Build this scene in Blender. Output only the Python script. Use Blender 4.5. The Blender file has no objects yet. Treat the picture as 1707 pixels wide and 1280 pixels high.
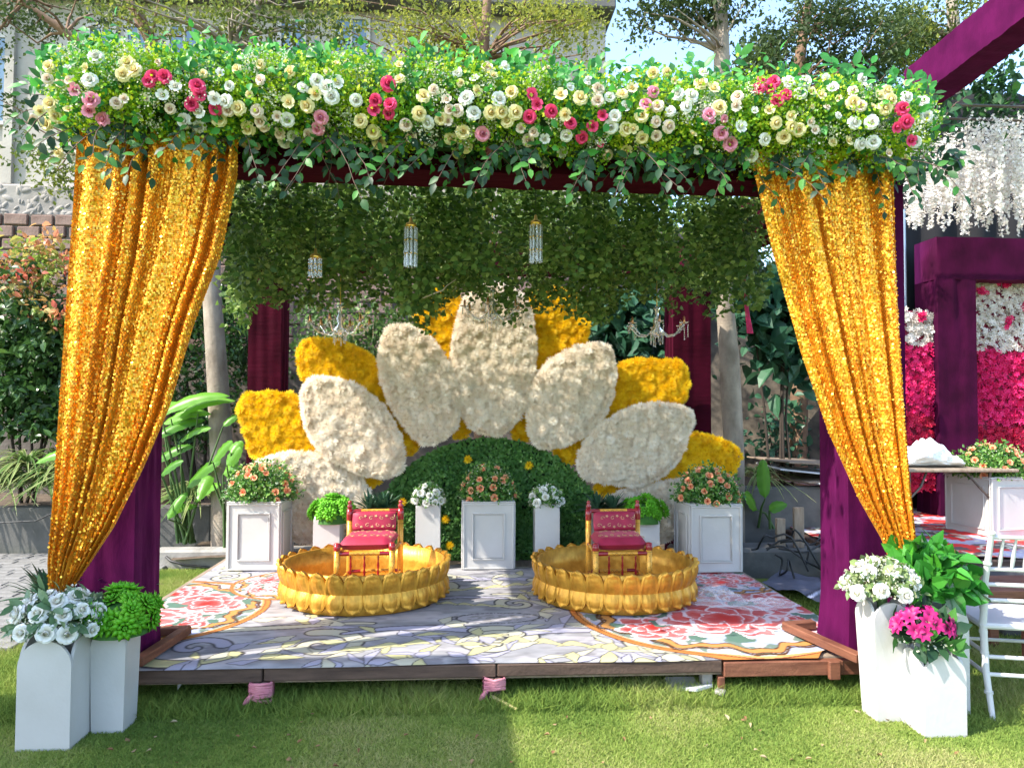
import bpy, math, random
import numpy as np
from mathutils import Vector, Matrix
random.seed(7); RNG = np.random.default_rng(11)
R = math.radians
scene = bpy.context.scene; COL = scene.collection
# ---------------------------------------------------------------- camera
CZ = 1.5; F = 1233.0; YAW = R(3.6); PIT = R(1.9); ROLL = R(0.25)
cam_d = bpy.data.cameras.new('camera'); cam_d.sensor_width = 36; cam_d.lens = 36*F/1707; cam_d.clip_end = 600; cam_d.clip_start = .05
cam = bpy.data.objects.new('camera', cam_d); COL.objects.link(cam)
CM = Matrix.Rotation(-YAW, 4, 'Z') @ Matrix.Rotation(R(90)+PIT, 4, 'X') @ Matrix.Rotation(ROLL, 4, 'Z')
cam.matrix_world = Matrix.Translation((0, 0, CZ)) @ CM
scene.camera = cam
# ---------------------------------------------------------------- light
SUN_EL, SUN_AZ = R(46), R(21)            # sun stands to the left and a little behind the camera
sdir = Vector((-math.cos(SUN_AZ)*math.cos(SUN_EL), -math.sin(SUN_AZ)*math.cos(SUN_EL), math.sin(SUN_EL)))
world = bpy.data.worlds.new('World'); scene.world = world; world.use_nodes = True
wn = world.node_tree.nodes; wl = world.node_tree.links
sky = wn.new('ShaderNodeTexSky'); sky.sky_type = 'NISHITA'; sky.sun_disc = False
sky.sun_elevation = SUN_EL; sky.sun_rotation = math.atan2(sdir.x, sdir.y)
sky.air_density = 1.0; sky.dust_density = 1.2; sky.ozone_density = 1.5
wl.new(sky.outputs[0], wn['Background'].inputs[0]); wn['Background'].inputs[1].default_value = 0.15
sun_d = bpy.data.lights.new('sun', 'SUN'); sun_d.energy = 2.5; sun_d.angle = R(0.53); sun_d.color = (1, .93, .82)
sun = bpy.data.objects.new('sun', sun_d); COL.objects.link(sun)
sun.rotation_euler = sdir.to_track_quat('Z', 'Y').to_euler()
scene.view_settings.view_transform = 'Standard'; scene.view_settings.look = 'None'
scene.view_settings.exposure = 2.1; scene.view_settings.gamma = 1
scene.render.resolution_x = 1024; scene.render.resolution_y = 767

# ---------------------------------------------------------------- helpers
def ray(px, py):
    v = CM.to_3x3() @ Vector(((px-853.5)/F, (640-py)/F, -1)); return v
def G(px, py, z=0.0):                    # point at height z
    d = ray(px, py); t = (z-CZ)/d.z; return Vector((d.x*t, d.y*t, z))
def P(px, py, y):                        # point on the vertical plane at depth y
    d = ray(px, py); t = y/d.y; return Vector((d.x*t, y, CZ+d.z*t))
def S(r, g, b):
    f = lambda c: (c/255/12.92 if c/255 <= .04045 else ((c/255+.055)/1.055)**2.4)
    return (f(r), f(g), f(b), 1)
def nrm(a): return a/np.maximum(np.linalg.norm(a, axis=-1, keepdims=True), 1e-9)
WM = {}
def obj(name, me, mat=None, parent=None, M=None, kind=None):
    o = bpy.data.objects.new(name, me); COL.objects.link(o)
    M = M if M is not None else Matrix()
    if mat is not None and me is not None and not me.materials: me.materials.append(mat)
    if parent is not None:
        o.parent = parent; o.matrix_parent_inverse = WM[parent].inverted()
    o.matrix_basis = M; WM[o] = M.copy()
    if kind: o['kind'] = kind
    return o
def tag(o, label, cat, group=None):
    o['label'] = label; o['category'] = cat
    if group: o['group'] = group
    return o
def thing(name, label, cat, loc=(0, 0, 0), group=None, rz=0):
    o = obj(name, None, M=Matrix.Translation(Vector(loc)) @ Matrix.Rotation(rz, 4, 'Z'))
    o.empty_display_size = .1
    return tag(o, label, cat, group)
def mesh_np(name, V, T, smooth=True, rnd=None, col=None, mats=None, midx=None):
    """V (n,3); T (m,k) uniform polygons"""
    V = np.asarray(V, np.float32); T = np.asarray(T, np.int32)
    me = bpy.data.meshes.new(name); k = T.shape[1]
    me.vertices.add(len(V)); me.vertices.foreach_set('co', V.ravel())
    me.loops.add(T.size); me.loops.foreach_set('vertex_index', T.ravel())
    me.polygons.add(len(T)); me.polygons.foreach_set('loop_start', np.arange(0, T.size, k, dtype=np.int32))
    me.polygons.foreach_set('loop_total', np.full(len(T), k, np.int32))
    me.polygons.foreach_set('use_smooth', np.full(len(T), smooth))
    if midx is not None: me.polygons.foreach_set('material_index', np.asarray(midx, np.int32))
    if rnd is not None:
        a = me.attributes.new('rnd', 'FLOAT', 'POINT'); a.data.foreach_set('value', np.asarray(rnd, np.float32))
    if col is not None:
        a = me.color_attributes.new('col', 'FLOAT_COLOR', 'POINT'); a.data.foreach_set('color', np.asarray(col, np.float32).ravel())
    me.update(calc_edges=True); me.validate()
    if mats:
        for m in mats: me.materials.append(m)
    return me
class MB:
    """collects boxes, tubes, lathes, grids for one mesh"""
    def __init__(s): s.v = []; s.f = []; s.sm = []; s.mi = []
    def add(s, vs, fs, sm=False, mi=0):
        b = len(s.v); s.v += [tuple(v) for v in vs]
        for f in fs: s.f.append([b+i for i in f]); s.sm.append(sm); s.mi.append(mi)
        return s
    def box(s, lo, hi, M=None, bev=0.0, mi=0):
        x0, y0, z0 = lo; x1, y1, z1 = hi
        if bev > 0:
            b = min(bev, (x1-x0)/2.01, (y1-y0)/2.01, (z1-z0)/2.01); vs = []
            for sx, X in ((1, x0), (-1, x1)):
                for sy, Y in ((1, y0), (-1, y1)):
                    for sz, Z in ((1, z0), (-1, z1)):
                        vs += [Vector((X, Y+sy*b, Z+sz*b)), Vector((X+sx*b, Y, Z+sz*b)), Vector((X+sx*b, Y+sy*b, Z))]
            idx = lambda i, j, k, a: ((i*2+j)*2+k)*3+a
            fs = []
            for i in (0, 1): fs.append([idx(i, 0, 0, 0), idx(i, 1, 0, 0), idx(i, 1, 1, 0), idx(i, 0, 1, 0)][::(-1 if i == 0 else 1)])
            for j in (0, 1): fs.append([idx(0, j, 0, 1), idx(1, j, 0, 1), idx(1, j, 1, 1), idx(0, j, 1, 1)][::(1 if j == 0 else -1)])
            for k in (0, 1): fs.append([idx(0, 0, k, 2), idx(1, 0, k, 2), idx(1, 1, k, 2), idx(0, 1, k, 2)][::(-1 if k == 0 else 1)])
            for j in (0, 1):
                for k in (0, 1): fs.append([idx(0, j, k, 1), idx(1, j, k, 1), idx(1, j, k, 2), idx(0, j, k, 2)])
            for i in (0, 1):
                for k in (0, 1): fs.append([idx(i, 0, k, 0), idx(i, 1, k, 0), idx(i, 1, k, 2), idx(i, 0, k, 2)])
            for i in (0, 1):
                for j in (0, 1): fs.append([idx(i, j, 0, 0), idx(i, j, 1, 0), idx(i, j, 1, 1), idx(i, j, 0, 1)])
            for i in (0, 1):
                for j in (0, 1):
                    for k in (0, 1): fs.append([idx(i, j, k, 0), idx(i, j, k, 1), idx(i, j, k, 2)])
        else:
            vs = [Vector((x, y, z)) for x in (x0, x1) for y in (y0, y1) for z in (z0, z1)]
            fs = [[0, 1, 3, 2], [4, 6, 7, 5], [0, 4, 5, 1], [2, 3, 7, 6], [0, 2, 6, 4], [1, 5, 7, 3]]
        if M is not None: vs = [M @ v for v in vs]
        return s.add(vs, fs, False, mi)
    def tube(s, pts, rad, n=8, cap=True, mi=0):
        pts = [Vector(p) for p in pts]
        if not hasattr(rad, '__len__'): rad = [rad]*len(pts)
        vs = []; up = None
        for i, p in enumerate(pts):
            t = (pts[min(i+1, len(pts)-1)]-pts[max(i-1, 0)]).normalized()
            if up is None: up = Vector((0, 0, 1)) if abs(t.z) < .9 else Vector((1, 0, 0))
            x = t.cross(up).normalized(); up = x.cross(t).normalized()
            for k in range(n):
                a = 2*math.pi*k/n; vs.append(p+rad[i]*(math.cos(a)*x+math.sin(a)*up))
        fs = [[i*n+k, i*n+(k+1) % n, (i+1)*n+(k+1) % n, (i+1)*n+k] for i in range(len(pts)-1) for k in range(n)]
        s.add(vs, fs, True, mi)
        if cap:
            s.add(vs[:n], [list(range(n))], False, mi); s.add(vs[-n:], [list(range(n))[::-1]], False, mi)
        return s
    def lathe(s, prof, n=20, M=None, mi=0):
        vs = []; M = M if M is not None else Matrix()
        for r, z in prof:
            for k in range(n):
                a = 2*math.pi*k/n; vs.append(M @ Vector((r*math.cos(a), r*math.sin(a), z)))
        fs = [[i*n+k, i*n+(k+1) % n, (i+1)*n+(k+1) % n, (i+1)*n+k] for i in range(len(prof)-1) for k in range(n)]
        return s.add(vs, fs, True, mi)
    def grid(s, fn, nu, nv, sm=True, mi=0):
        vs = [fn(i/nu, j/nv) for j in range(nv+1) for i in range(nu+1)]
        fs = [[j*(nu+1)+i, j*(nu+1)+i+1, (j+1)*(nu+1)+i+1, (j+1)*(nu+1)+i] for j in range(nv) for i in range(nu)]
        return s.add(vs, fs, sm, mi)
    def mesh(s, name, mats=None):
        me = bpy.data.meshes.new(name); me.from_pydata([tuple(v) for v in s.v], [], s.f)
        me.polygons.foreach_set('use_smooth', s.sm); me.polygons.foreach_set('material_index', s.mi)
        for m in (mats or []): me.materials.append(m)
        me.update(); return me
    def build(s, name, mat, parent=None, M=None, kind=None):
        mats = mat if isinstance(mat, (list, tuple)) else [mat]
        return obj(name, s.mesh(name, mats), None, parent, M, kind)
def frames(ydir, zh):
    y = nrm(ydir); x = nrm(np.cross(y, zh)); z = np.cross(x, y)
    return np.stack([x, y, z], axis=-1)
def rdir(n, rng=RNG): return nrm(rng.normal(size=(n, 3)))
def scatter(bv, bf, pos, Rm, sc, rng=RNG, rnd=None):
    bv = np.asarray(bv, float); bf = np.asarray(bf); n = len(pos)
    sc = np.asarray(sc, float)
    if sc.ndim == 1: sc = sc[:, None]
    L = bv[None]*sc[:, None, :] if sc.shape[1] in (1, 3) else bv[None]
    V = np.einsum('nij,nkj->nki', Rm, L)+np.asarray(pos)[:, None]
    T = bf[None]+(np.arange(n)*len(bv))[:, None, None]
    if rnd is None: rnd = rng.random(n)
    return V.reshape(-1, 3), T.reshape(-1, bf.shape[1]), np.repeat(rnd, len(bv))
def join(parts):
    V = []; T = []; Q = []; b = 0
    for v, t, r in parts: V.append(v); T.append(t+b); Q.append(r); b += len(v)
    return np.concatenate(V), np.concatenate(T), np.concatenate(Q)
# leaf shapes: stem at the origin, pointing to +Y, face to +Z
def leaf_shape(w=.3, fold=.12, droop=.1, st=((0, .0), (.3, 1), (.62, .85), (1, 0))):
    v = []; f = []
    for i, (t, ww) in enumerate(st):
        c = (0, t, -droop*t*t)
        if ww == 0: v.append(c)
        else: v += [(-w*ww, t, fold*ww-droop*t*t), c, (w*ww, t, fold*ww-droop*t*t)]
    # indices
    f += [[0, 2, 1], [0, 3, 2]]
    f += [[1, 2, 5], [1, 5, 4], [2, 3, 6], [2, 6, 5]]
    f += [[4, 5, 7], [5, 6, 7]]
    return np.array(v), np.array(f)
LEAF = leaf_shape(.3, .1, .15)
LEAFW = leaf_shape(.42, .08, .12, ((0, 0), (.22, .95), (.55, .8), (1, 0)))
LEAFN = leaf_shape(.17, .06, .12)
LEAFE = leaf_shape(.27, .05, .18, ((0, 0), (.28, .88), (.64, .86), (1, 0)))
def quadleaf(w=.28, fold=.08): return np.array([(0, 0, 0), (-w, .5, fold), (0, 1, -.06), (w, .5, fold)]), np.array([[0, 1, 2], [0, 2, 3]])
QLEAF = quadleaf(); QROUND = quadleaf(.42, .05); QTHIN = quadleaf(.13, .03)

# ---------------------------------------------------------------- materials
def new_mat(name):
    m = bpy.data.materials.new(name); m.use_nodes = True
    return m, m.node_tree.nodes, m.node_tree.links, m.node_tree.nodes['Principled BSDF']
def ramp(N, stops):
    r = N.new('ShaderNodeValToRGB'); e = r.color_ramp.elements
    while len(e) < len(stops): e.new(.5)
    for q, (p, c) in zip(e, stops): q.position = p; q.color = tuple(c)[:3]+(1,)
    return r
def noise(N, L, scale, detail=4, coord='Object', rough=.55, stretch=None):
    tc = N.new('ShaderNodeTexCoord'); n = N.new('ShaderNodeTexNoise'); n.inputs['Scale'].default_value = scale
    n.inputs['Detail'].default_value = detail; n.inputs['Roughness'].default_value = rough
    if stretch:
        mp = N.new('ShaderNodeMapping'); mp.inputs['Scale'].default_value = stretch
        L.new(tc.outputs[coord], mp.inputs[0]); L.new(mp.outputs[0], n.inputs['Vector'])
    else: L.new(tc.outputs[coord], n.inputs['Vector'])
    return n
def pm(name, c1, c2=None, rough=.6, metal=0, scale=6, bump=0, bscale=60, detail=5, stretch=None, sheen=0, sheen_c=None, spec=None, coat=0, bstretch=None, trans=0, ior=None):
    m, N, L, B = new_mat(name)
    B.inputs['Roughness'].default_value = rough; B.inputs['Metallic'].default_value = metal
    if c2 is None: B.inputs['Base Color'].default_value = tuple(c1)[:3]+(1,)
    else:
        n = noise(N, L, scale, detail, stretch=stretch); r = ramp(N, [(.32, c1), (.68, c2)])
        L.new(n.outputs['Fac'], r.inputs[0]); L.new(r.outputs[0], B.inputs['Base Color'])
    if bump:
        n = noise(N, L, bscale, 4, stretch=bstretch); b = N.new('ShaderNodeBump'); b.inputs['Strength'].default_value = bump; b.inputs['Distance'].default_value = .01
        L.new(n.outputs['Fac'], b.inputs['Height']); L.new(b.outputs[0], B.inputs['Normal'])
    if sheen:
        B.inputs['Sheen Weight'].default_value = sheen; B.inputs['Sheen Roughness'].default_value = .35
        B.inputs['Sheen Tint'].default_value = tuple(sheen_c or (1, 1, 1))[:3]+(1,)
    if spec is not None: B.inputs['Specular IOR Level'].default_value = spec
    if coat: B.inputs['Coat Weight'].default_value = coat
    if trans: B.inputs['Transmission Weight'].default_value = trans
    if ior: B.inputs['IOR'].default_value = ior
    return m
def leafm(name, cols, trans=.35, rough=.45, src='attr', spec=.35):
    m, N, L, B = new_mat(name)
    if src == 'attr': a = N.new('ShaderNodeAttribute'); a.attribute_name = 'rnd'; fac = a.outputs['Fac']
    else: a = N.new('ShaderNodeObjectInfo'); fac = a.outputs['Random']
    r = ramp(N, [(i/max(1, len(cols)-1), c) for i, c in enumerate(cols)]); L.new(fac, r.inputs[0])
    L.new(r.outputs[0], B.inputs['Base Color']); B.inputs['Roughness'].default_value = rough; B.inputs['Specular IOR Level'].default_value = spec
    if trans:
        t = N.new('ShaderNodeBsdfTranslucent'); L.new(r.outputs[0], t.inputs[0]); x = N.new('ShaderNodeMixShader'); x.inputs[0].default_value = trans
        L.new(B.outputs[0], x.inputs[1]); L.new(t.outputs[0], x.inputs[2]); L.new(x.outputs[0], N['Material Output'].inputs[0])
    return m
def vcolm(name, rough=.7, bump=0, bscale=300, spec=.3):
    m, N, L, B = new_mat(name); a = N.new('ShaderNodeAttribute'); a.attribute_name = 'col'
    L.new(a.outputs['Color'], B.inputs['Base Color']); B.inputs['Roughness'].default_value = rough; B.inputs['Specular IOR Level'].default_value = spec
    if bump:
        n = noise(N, L, bscale, 3); b = N.new('ShaderNodeBump'); b.inputs['Strength'].default_value = bump; b.inputs['Distance'].default_value = .004
        L.new(n.outputs['Fac'], b.inputs['Height']); L.new(b.outputs[0], B.inputs['Normal'])
    return m
M = {}
M['lawn'] = pm('lawn_soil', (.11, .16, .035), (.19, .24, .06), .95, scale=9, bump=.6, bscale=90, spec=.1)
M['grass'] = leafm('grass_blades', [(.12, .20, .04), (.19, .28, .055), (.28, .35, .08), (.38, .38, .15)], .35, .7, spec=.08)
M['velvet'] = pm('purple_velvet', (.038, .002, .024), (.072, .004, .043), .8, scale=5, bump=.25, bscale=40, bstretch=(1, 1, .4), sheen=.35, sheen_c=(.9, .10, .6), spec=.05)
M['maroon'] = pm('maroon_velvet', (.020, .001, .005), (.042, .002, .010), .8, scale=4, bump=.5, bscale=12, bstretch=(.4, 1, 3), sheen=.25, sheen_c=(.8, .08, .25), spec=.05)
M['white'] = pm('white_board', (.45, .437, .41), (.53, .52, .505), .5, scale=2.2, detail=9, bump=.12, bscale=40)
M['plum'] = pm('plum_velvet', (.022, .002, .012), (.045, .003, .024), .8, scale=4, bump=.4, bscale=30, bstretch=(1, 1, .3), sheen=.25, sheen_c=(.8, .1, .5), spec=.05)
M['wood_red'] = pm('red_brown_wood', (.10, .03, .014), (.20, .075, .038), .7, scale=5, stretch=(1, 1, 8), bump=.3, bscale=40)
M['wood_dark'] = pm('weathered_dark_wood', (.045, .025, .017), (.10, .06, .042), .8, scale=4, stretch=(1, 8, 8), bump=.35, bscale=50)
M['ply'] = pm('plywood', (.18, .13, .09), (.28, .22, .16), .8, scale=6, stretch=(6, 1, 1))
M['gold'] = pm('gold_paint', (.48, .21, .018), (.76, .41, .055), .40, .55, scale=16, detail=9, bump=.4, bscale=70, bstretch=(1, 1, .3))
M['sequin'] = leafm('gold_sequins', [(.55, .10, .008), (.86, .30, .014), (.95, .44, .028), (1, .62, .09)], 0, .3)
M['sequin'].node_tree.nodes['Principled BSDF'].inputs['Metallic'].default_value = .7
M['goldcloth'] = pm('gold_net', (.5, .17, .01), (.7, .32, .02), .5, .3, scale=8)
M['red_lac'] = pm('red_lacquer', (.22, .008, .012), (.32, .012, .018), .25, scale=8, coat=.4)
M['gold_lac'] = pm('gold_lacquer', (.62, .28, .03), (.80, .42, .06), .33, .35, scale=14)
M['line'] = pm('dark_line', (.12, .03, .01), rough=.6)
M['cushion'] = pm('maroon_brocade', (.26, .006, .03), (.36, .012, .05), .6, scale=10, sheen=.4, sheen_c=(1, .3, .35), bump=.15, bscale=150)
M['embroid'] = pm('gold_thread', (.62, .42, .20), rough=.5, metal=.3)
M['concrete'] = pm('concrete', (.20, .19, .17), (.34, .32, .29), .9, scale=5, bump=.4, bscale=40)
M['dkconcrete'] = pm('dark_concrete', (.075, .075, .07), (.13, .125, .115), .9, scale=5, bump=.3, bscale=30)
M['soil'] = pm('soil', (.05, .035, .022), (.12, .085, .055), .95, scale=12, bump=.8, bscale=40)
M['bark'] = pm('bark', (.17, .135, .10), (.32, .27, .21), .9, scale=8, stretch=(1, 1, .5), bump=.5, bscale=30, bstretch=(1, 1, 2))
M['bark2'] = pm('brown_bark', (.13, .075, .045), (.24, .15, .09), .9, scale=8, bump=.4, bscale=30)
M['brick'] = pm('old_brick', (.12, .07, .055), (.25, .17, .14), .92, scale=4, bump=.6, bscale=30)
M['mortar'] = pm('mortar', (.09, .075, .062), (.16, .135, .115), .95, scale=6, bump=.6, bscale=30)
M['plaster'] = pm('plaster', (.33, .30, .26), (.41, .38, .335), .9, scale=2.5, bump=.35, bscale=45)
M['rubble'] = pm('rubble', (.22, .20, .175), (.30, .275, .245), .9, scale=3, bump=1.0, bscale=8)
M['greymetal'] = pm('grey_cladding', (.42, .44, .46), (.50, .52, .54), .5, scale=.6)
M['glass'] = pm('window_glass', (.10, .17, .24), rough=.12, spec=.8)
M['frame'] = pm('window_frame', (.45, .42, .38), rough=.5)
M['black'] = pm('black_cloth', (.005, .005, .007), (.009, .009, .012), .9, scale=2, bump=.3, bscale=6, bstretch=(1, 1, .1))
M['steel'] = pm('brown_steel', (.07, .05, .04), (.11, .085, .07), .5, .3, scale=15)
M['crystal'] = pm('crystal', (.95, .95, .95), rough=.03, trans=.85, ior=1.5)
M['copper'] = pm('copper', (.75, .32, .12), rough=.3, metal=1)
M['goldlamp'] = pm('gilt', (.85, .5, .1), rough=.3, metal=.9)
M['plastic'] = pm('clear_plastic', (.9, .9, .92), rough=.12, trans=.85, ior=1.15)
M['plastwhite'] = pm('white_bag', (.75, .78, .82), (.86, .88, .9), .3, scale=5, bump=.5, bscale=14)
M['cable'] = pm('black_cable', (.018, .018, .018), rough=.5)
M['ragpink'] = pm('pink_rag', (.42, .13, .17), (.55, .22, .25), .9, scale=20, bump=.6, bscale=50)
M['straw'] = pm('straw_strip', (.48, .40, .16), (.58, .5, .25), .8, scale=20)
M['chairwhite'] = pm('white_resin', (.52, .52, .52), rough=.35)
M['paver'] = pm('paver', (.13, .128, .12), (.21, .205, .195), .9, scale=7, bump=.4, bscale=50)
M['joint'] = pm('sand_joint', (.10, .095, .085), (.16, .15, .13), .95, scale=20)
M['stem'] = pm('twig', (.12, .07, .05), rough=.8)
M['dkstem'] = pm('dark_twig', (.035, .025, .018), rough=.9)
M['gstem'] = pm('green_stem', (.06, .12, .03), rough=.6)
M['carpet'] = vcolm('printed_carpet', .62, .12, 260)
def seethrough(name, col, a, rough, spec=.5):
    m, N, L, B = new_mat(name); B.inputs['Base Color'].default_value = col; B.inputs['Roughness'].default_value = rough; B.inputs['Specular IOR Level'].default_value = spec
    t = N.new('ShaderNodeBsdfTransparent'); x = N.new('ShaderNodeMixShader'); x.inputs[0].default_value = a
    L.new(B.outputs[0], x.inputs[1]); L.new(t.outputs[0], x.inputs[2]); L.new(x.outputs[0], N['Material Output'].inputs[0]); return m
M['net'] = seethrough('shade_net', (.02, .02, .02, 1), .85, .9, .1)
M['plastic'] = seethrough('clear_plastic', (.8, .8, .83, 1), .74, .12, .9)
LM = M
M['l_big'] = leafm('garland_leaf', [(.03, .13, .03), (.05, .24, .05), (.08, .36, .05), (.16, .46, .10)], .4, .42, spec=.3)
M['l_dark'] = leafm('dark_leaf', [(.016, .045, .024), (.025, .065, .03), (.04, .11, .035), (.09, .28, .05)], .3, .45, spec=.22)  # dark green; on the garland underside its own shade is in this colour
M['l_lime'] = leafm('lime_filler', [(.09, .24, .02), (.20, .42, .02), (.38, .55, .02), (.62, .62, .03)], .4, .5)
M['l_white'] = leafm('white_filler', [(.32, .38, .2), (.55, .58, .40), (.75, .75, .66)], .3, .6)
M['l_ivy'] = leafm('ivy_leaf', [(.045, .10, .02), (.085, .17, .032), (.15, .25, .05), (.28, .38, .10)], .45, .5)
M['l_box'] = leafm('boxwood_leaf', [(.04, .12, .028), (.07, .19, .04), (.11, .26, .055), (.20, .36, .09)], .35, .45)
M['l_tree'] = leafm('tree_leaf', [(.045, .075, .018), (.08, .12, .025), (.16, .20, .03), (.28, .30, .045)], .45, .5)
M['l_treed'] = leafm('dark_tree_leaf', [(.03, .055, .016), (.05, .085, .022), (.08, .12, .03)], .4, .5)
M['l_hedge'] = leafm('hedge_leaf', [(.02, .055, .018), (.035, .09, .025), (.06, .14, .03), (.13, .24, .05)], .3, .35, spec=.5)
M['l_red'] = leafm('red_new_leaf', [(.62, .10, .09), (.66, .22, .14), (.55, .36, .12), (.20, .32, .06), (.34, .44, .10)], .45, .45)
M['l_strap'] = leafm('strap_leaf', [(.06, .13, .03), (.14, .22, .05), (.42, .44, .20)], .3, .45)
M['l_banana'] = leafm('heliconia_leaf', [(.07, .22, .02), (.12, .32, .025), (.17, .40, .04)], .45, .35)
M['l_broad'] = leafm('broad_leaf', [(.02, .065, .04), (.03, .10, .055), (.05, .14, .07)], .25, .4)
M['l_succ'] = leafm('succulent', [(.06, .24, .01), (.12, .42, .015), (.22, .58, .03)], .2, .45)
M['l_spike'] = leafm('dark_spike', [(.02, .06, .035), (.035, .09, .05), (.06, .13, .07)], .1, .35)
M['mum_w'] = leafm('cream_mum', [(.80, .69, .55), (.90, .83, .71), (.94, .91, .84)], .45, .6)
M['mum_y'] = leafm('yellow_mum', [(.74, .44, .004), (.90, .62, .008), (.95, .74, .03)], .45, .6)
M['dry'] = leafm('dry_leaf', [(.22, .11, .05), (.34, .22, .11), (.42, .34, .20)], .2, .8, 'obj')
M['wist'] = leafm('white_blossom', [(.60, .54, .47), (.78, .73, .68), (.88, .86, .83)], .35, .6)
M['pinkbl'] = leafm('pink_blossom', [(.52, .008, .09), (.72, .015, .15), (.85, .04, .22)], .25, .55)
M['redbl'] = leafm('red_blossom', [(.36, .006, .03), (.50, .01, .06), (.62, .02, .09)], .2, .55)
M['magenta'] = leafm('magenta_bloom', [(.24, .004, .07), (.38, .008, .12), (.50, .02, .18)], .2, .5)
def rosem(name, c0, c1):
    m, N, L, B = new_mat(name); a = N.new('ShaderNodeAttribute'); a.attribute_name = 'rnd'
    r = ramp(N, [(.1, c0), (.75, c1)]); L.new(a.outputs['Fac'], r.inputs[0]); L.new(r.outputs[0], B.inputs['Base Color'])
    B.inputs['Roughness'].default_value = .55; B.inputs['Specular IOR Level'].default_value = .25
    t = N.new('ShaderNodeBsdfTranslucent'); L.new(r.outputs[0], t.inputs[0]); x = N.new('ShaderNodeMixShader'); x.inputs[0].default_value = .25
    L.new(B.outputs[0], x.inputs[1]); L.new(t.outputs[0], x.inputs[2]); L.new(x.outputs[0], N['Material Output'].inputs[0])
    return m
ROSE_M = {'W': rosem('white_rose', (.60, .56, .36), (.84, .84, .80)), 'C': rosem('cream_rose', (.66, .42, .07), (.84, .76, .42)),  # white rose hearts deepened to stand in for shade between petals
          'H': rosem('hot_pink_rose', (.38, .008, .05), (.80, .07, .20)), 'L': rosem('light_pink_rose', (.58, .09, .18), (.86, .36, .50)),
          'B': rosem('blush_rose', (.62, .38, .20), (.84, .72, .60)), 'O': rosem('coral_rose', (.62, .05, .02), (.86, .38, .20))}

# ---------------------------------------------------------------- shared flower meshes
def rose_geo(layers, nu=4, nv=4, jit=.08, rng=random.Random(3)):
    V = []; T = []; Q = []; L0 = layers[0][2]
    for j in range(4):                       # closed heart of the bloom
        for i in range(8): V.append((.15*math.cos(j*.5)*math.cos(i*.785), .15*math.cos(j*.5)*math.sin(i*.785), L0*(.72+.07*j))); Q.append(.05)
    for j in range(3):
        for i in range(8): T.append((j*8+i, j*8+(i+1) % 8, (j+1)*8+(i+1) % 8, (j+1)*8+i))
    for li, (n, rb, Ln, phi, wid) in enumerate(layers):
        for k in range(n):
            th = 2*math.pi*(k+.5*(li % 2))/n+rng.uniform(-.15, .15); b = len(V); pq = rng.uniform(-.16, .16); ph = R(phi)*(1+rng.uniform(-jit, jit)); LL = Ln*(1+rng.uniform(-jit, jit))
            for j in range(nv+1):
                s = j/nv; r = rb*s**.4+LL*math.sin(ph*s)*s; z = LL*math.cos(ph*s)*s
                if phi > 45 and s > .7: z -= .12*(s-.7)/.3
                if phi < 22: r *= 1-.55*s**3
                w = wid*(math.sin(math.pi*min(1, .12+.72*s))**.7)
                for i in range(nu+1):
                    u = i/nu*2-1; zz = z-.10*u*u*s*Ln
                    a = th+u*w*math.pi/n*1.15; rr = r+.02*abs(u)*s
                    V.append((rr*math.cos(a), rr*math.sin(a), zz)); Q.append(max(0, min(1, (li*.62+1.5*s**2.5)/len(layers)+.28*s+pq*.6)))
            for j in range(nv):
                for i in range(nu): q = b+j*(nu+1)+i; T.append((q, q+1, q+nu+2, q+nu+1))
    return np.array(V), np.array(T), np.array(Q)
RG = rose_geo([(3, .05, .86, 2, 1.3), (3, .13, .88, 4, 1.25), (4, .22, .88, 8, 1.2), (5, .31, .86, 15, 1.15), (5, .40, .80, 28, 1.1), (6, .46, .70, 50, 1.05), (6, .44, .62, 74, 1.0)])
RB = rose_geo([(3, .10, .95, 6, 1.3), (4, .26, .9, 16, 1.15), (5, .36, .8, 40, 1.05)], 3, 3)       # half-open bloom
RC = rose_geo([(3, .22, .55, 4, 1.3), (5, .42, .75, 16, 1.1), (6, .52, .72, 30, 1.05)], 3, 3)      # cup-shaped
ROSE = {}
for k, m in ROSE_M.items():
    for nm, g in (('full', RG), ('half', RB), ('cup', RC)):
        ROSE[k, nm] = mesh_np('rose_bloom', g[0], g[1], True, g[2], mats=[m])
def place_rose(parent, pos, dirv, r, kind, form='full', name='rose', spin=None):
    q = Vector(dirv).to_track_quat('Z', 'Y').to_matrix().to_4x4()
    Mx = Matrix.Translation(Vector(pos)) @ q @ Matrix.Rotation(random.uniform(0, 6.28) if spin is None else spin, 4, 'Z') @ Matrix.Scale(r, 4)
    return obj(name, ROSE[kind, form], None, parent, Mx)
def burst(n, layers=((15, .30), (50, .8), (80, 1.0)), w=.045, seed=1):
    """chrysanthemum head, radius 1, facing +Z: many thin ray florets"""
    rg = np.random.default_rng(seed); V = []; T = []
    for k in range(n):
        t = (k+.5)/n; pol = math.acos(1-t*.93); az = k*2.39996+rg.uniform(-.2, .2)
        d = np.array([math.sin(pol)*math.cos(az), math.sin(pol)*math.sin(az), math.cos(pol)*.5])
        L = rg.uniform(.8, 1.08); s = np.array([-math.sin(az), math.cos(az), rg.uniform(-.35, .35)])*w
        b = len(V); V += [d*.12, d*L*.62+s, d*L+np.array([0, 0, .05]), d*L*.62-s]; T += [(b, b+1, b+2), (b, b+2, b+3)]
    return np.array(V), np.array(T)
# ================================================================ SETTING
def struct(name, mb, mat, M=None): return mb.build(name, mat, None, M, 'structure')
struct('lawn', MB().grid(lambda u, v: (-120+240*u, -100+260*v, 0.0), 4, 4), M['lawn'])
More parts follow.
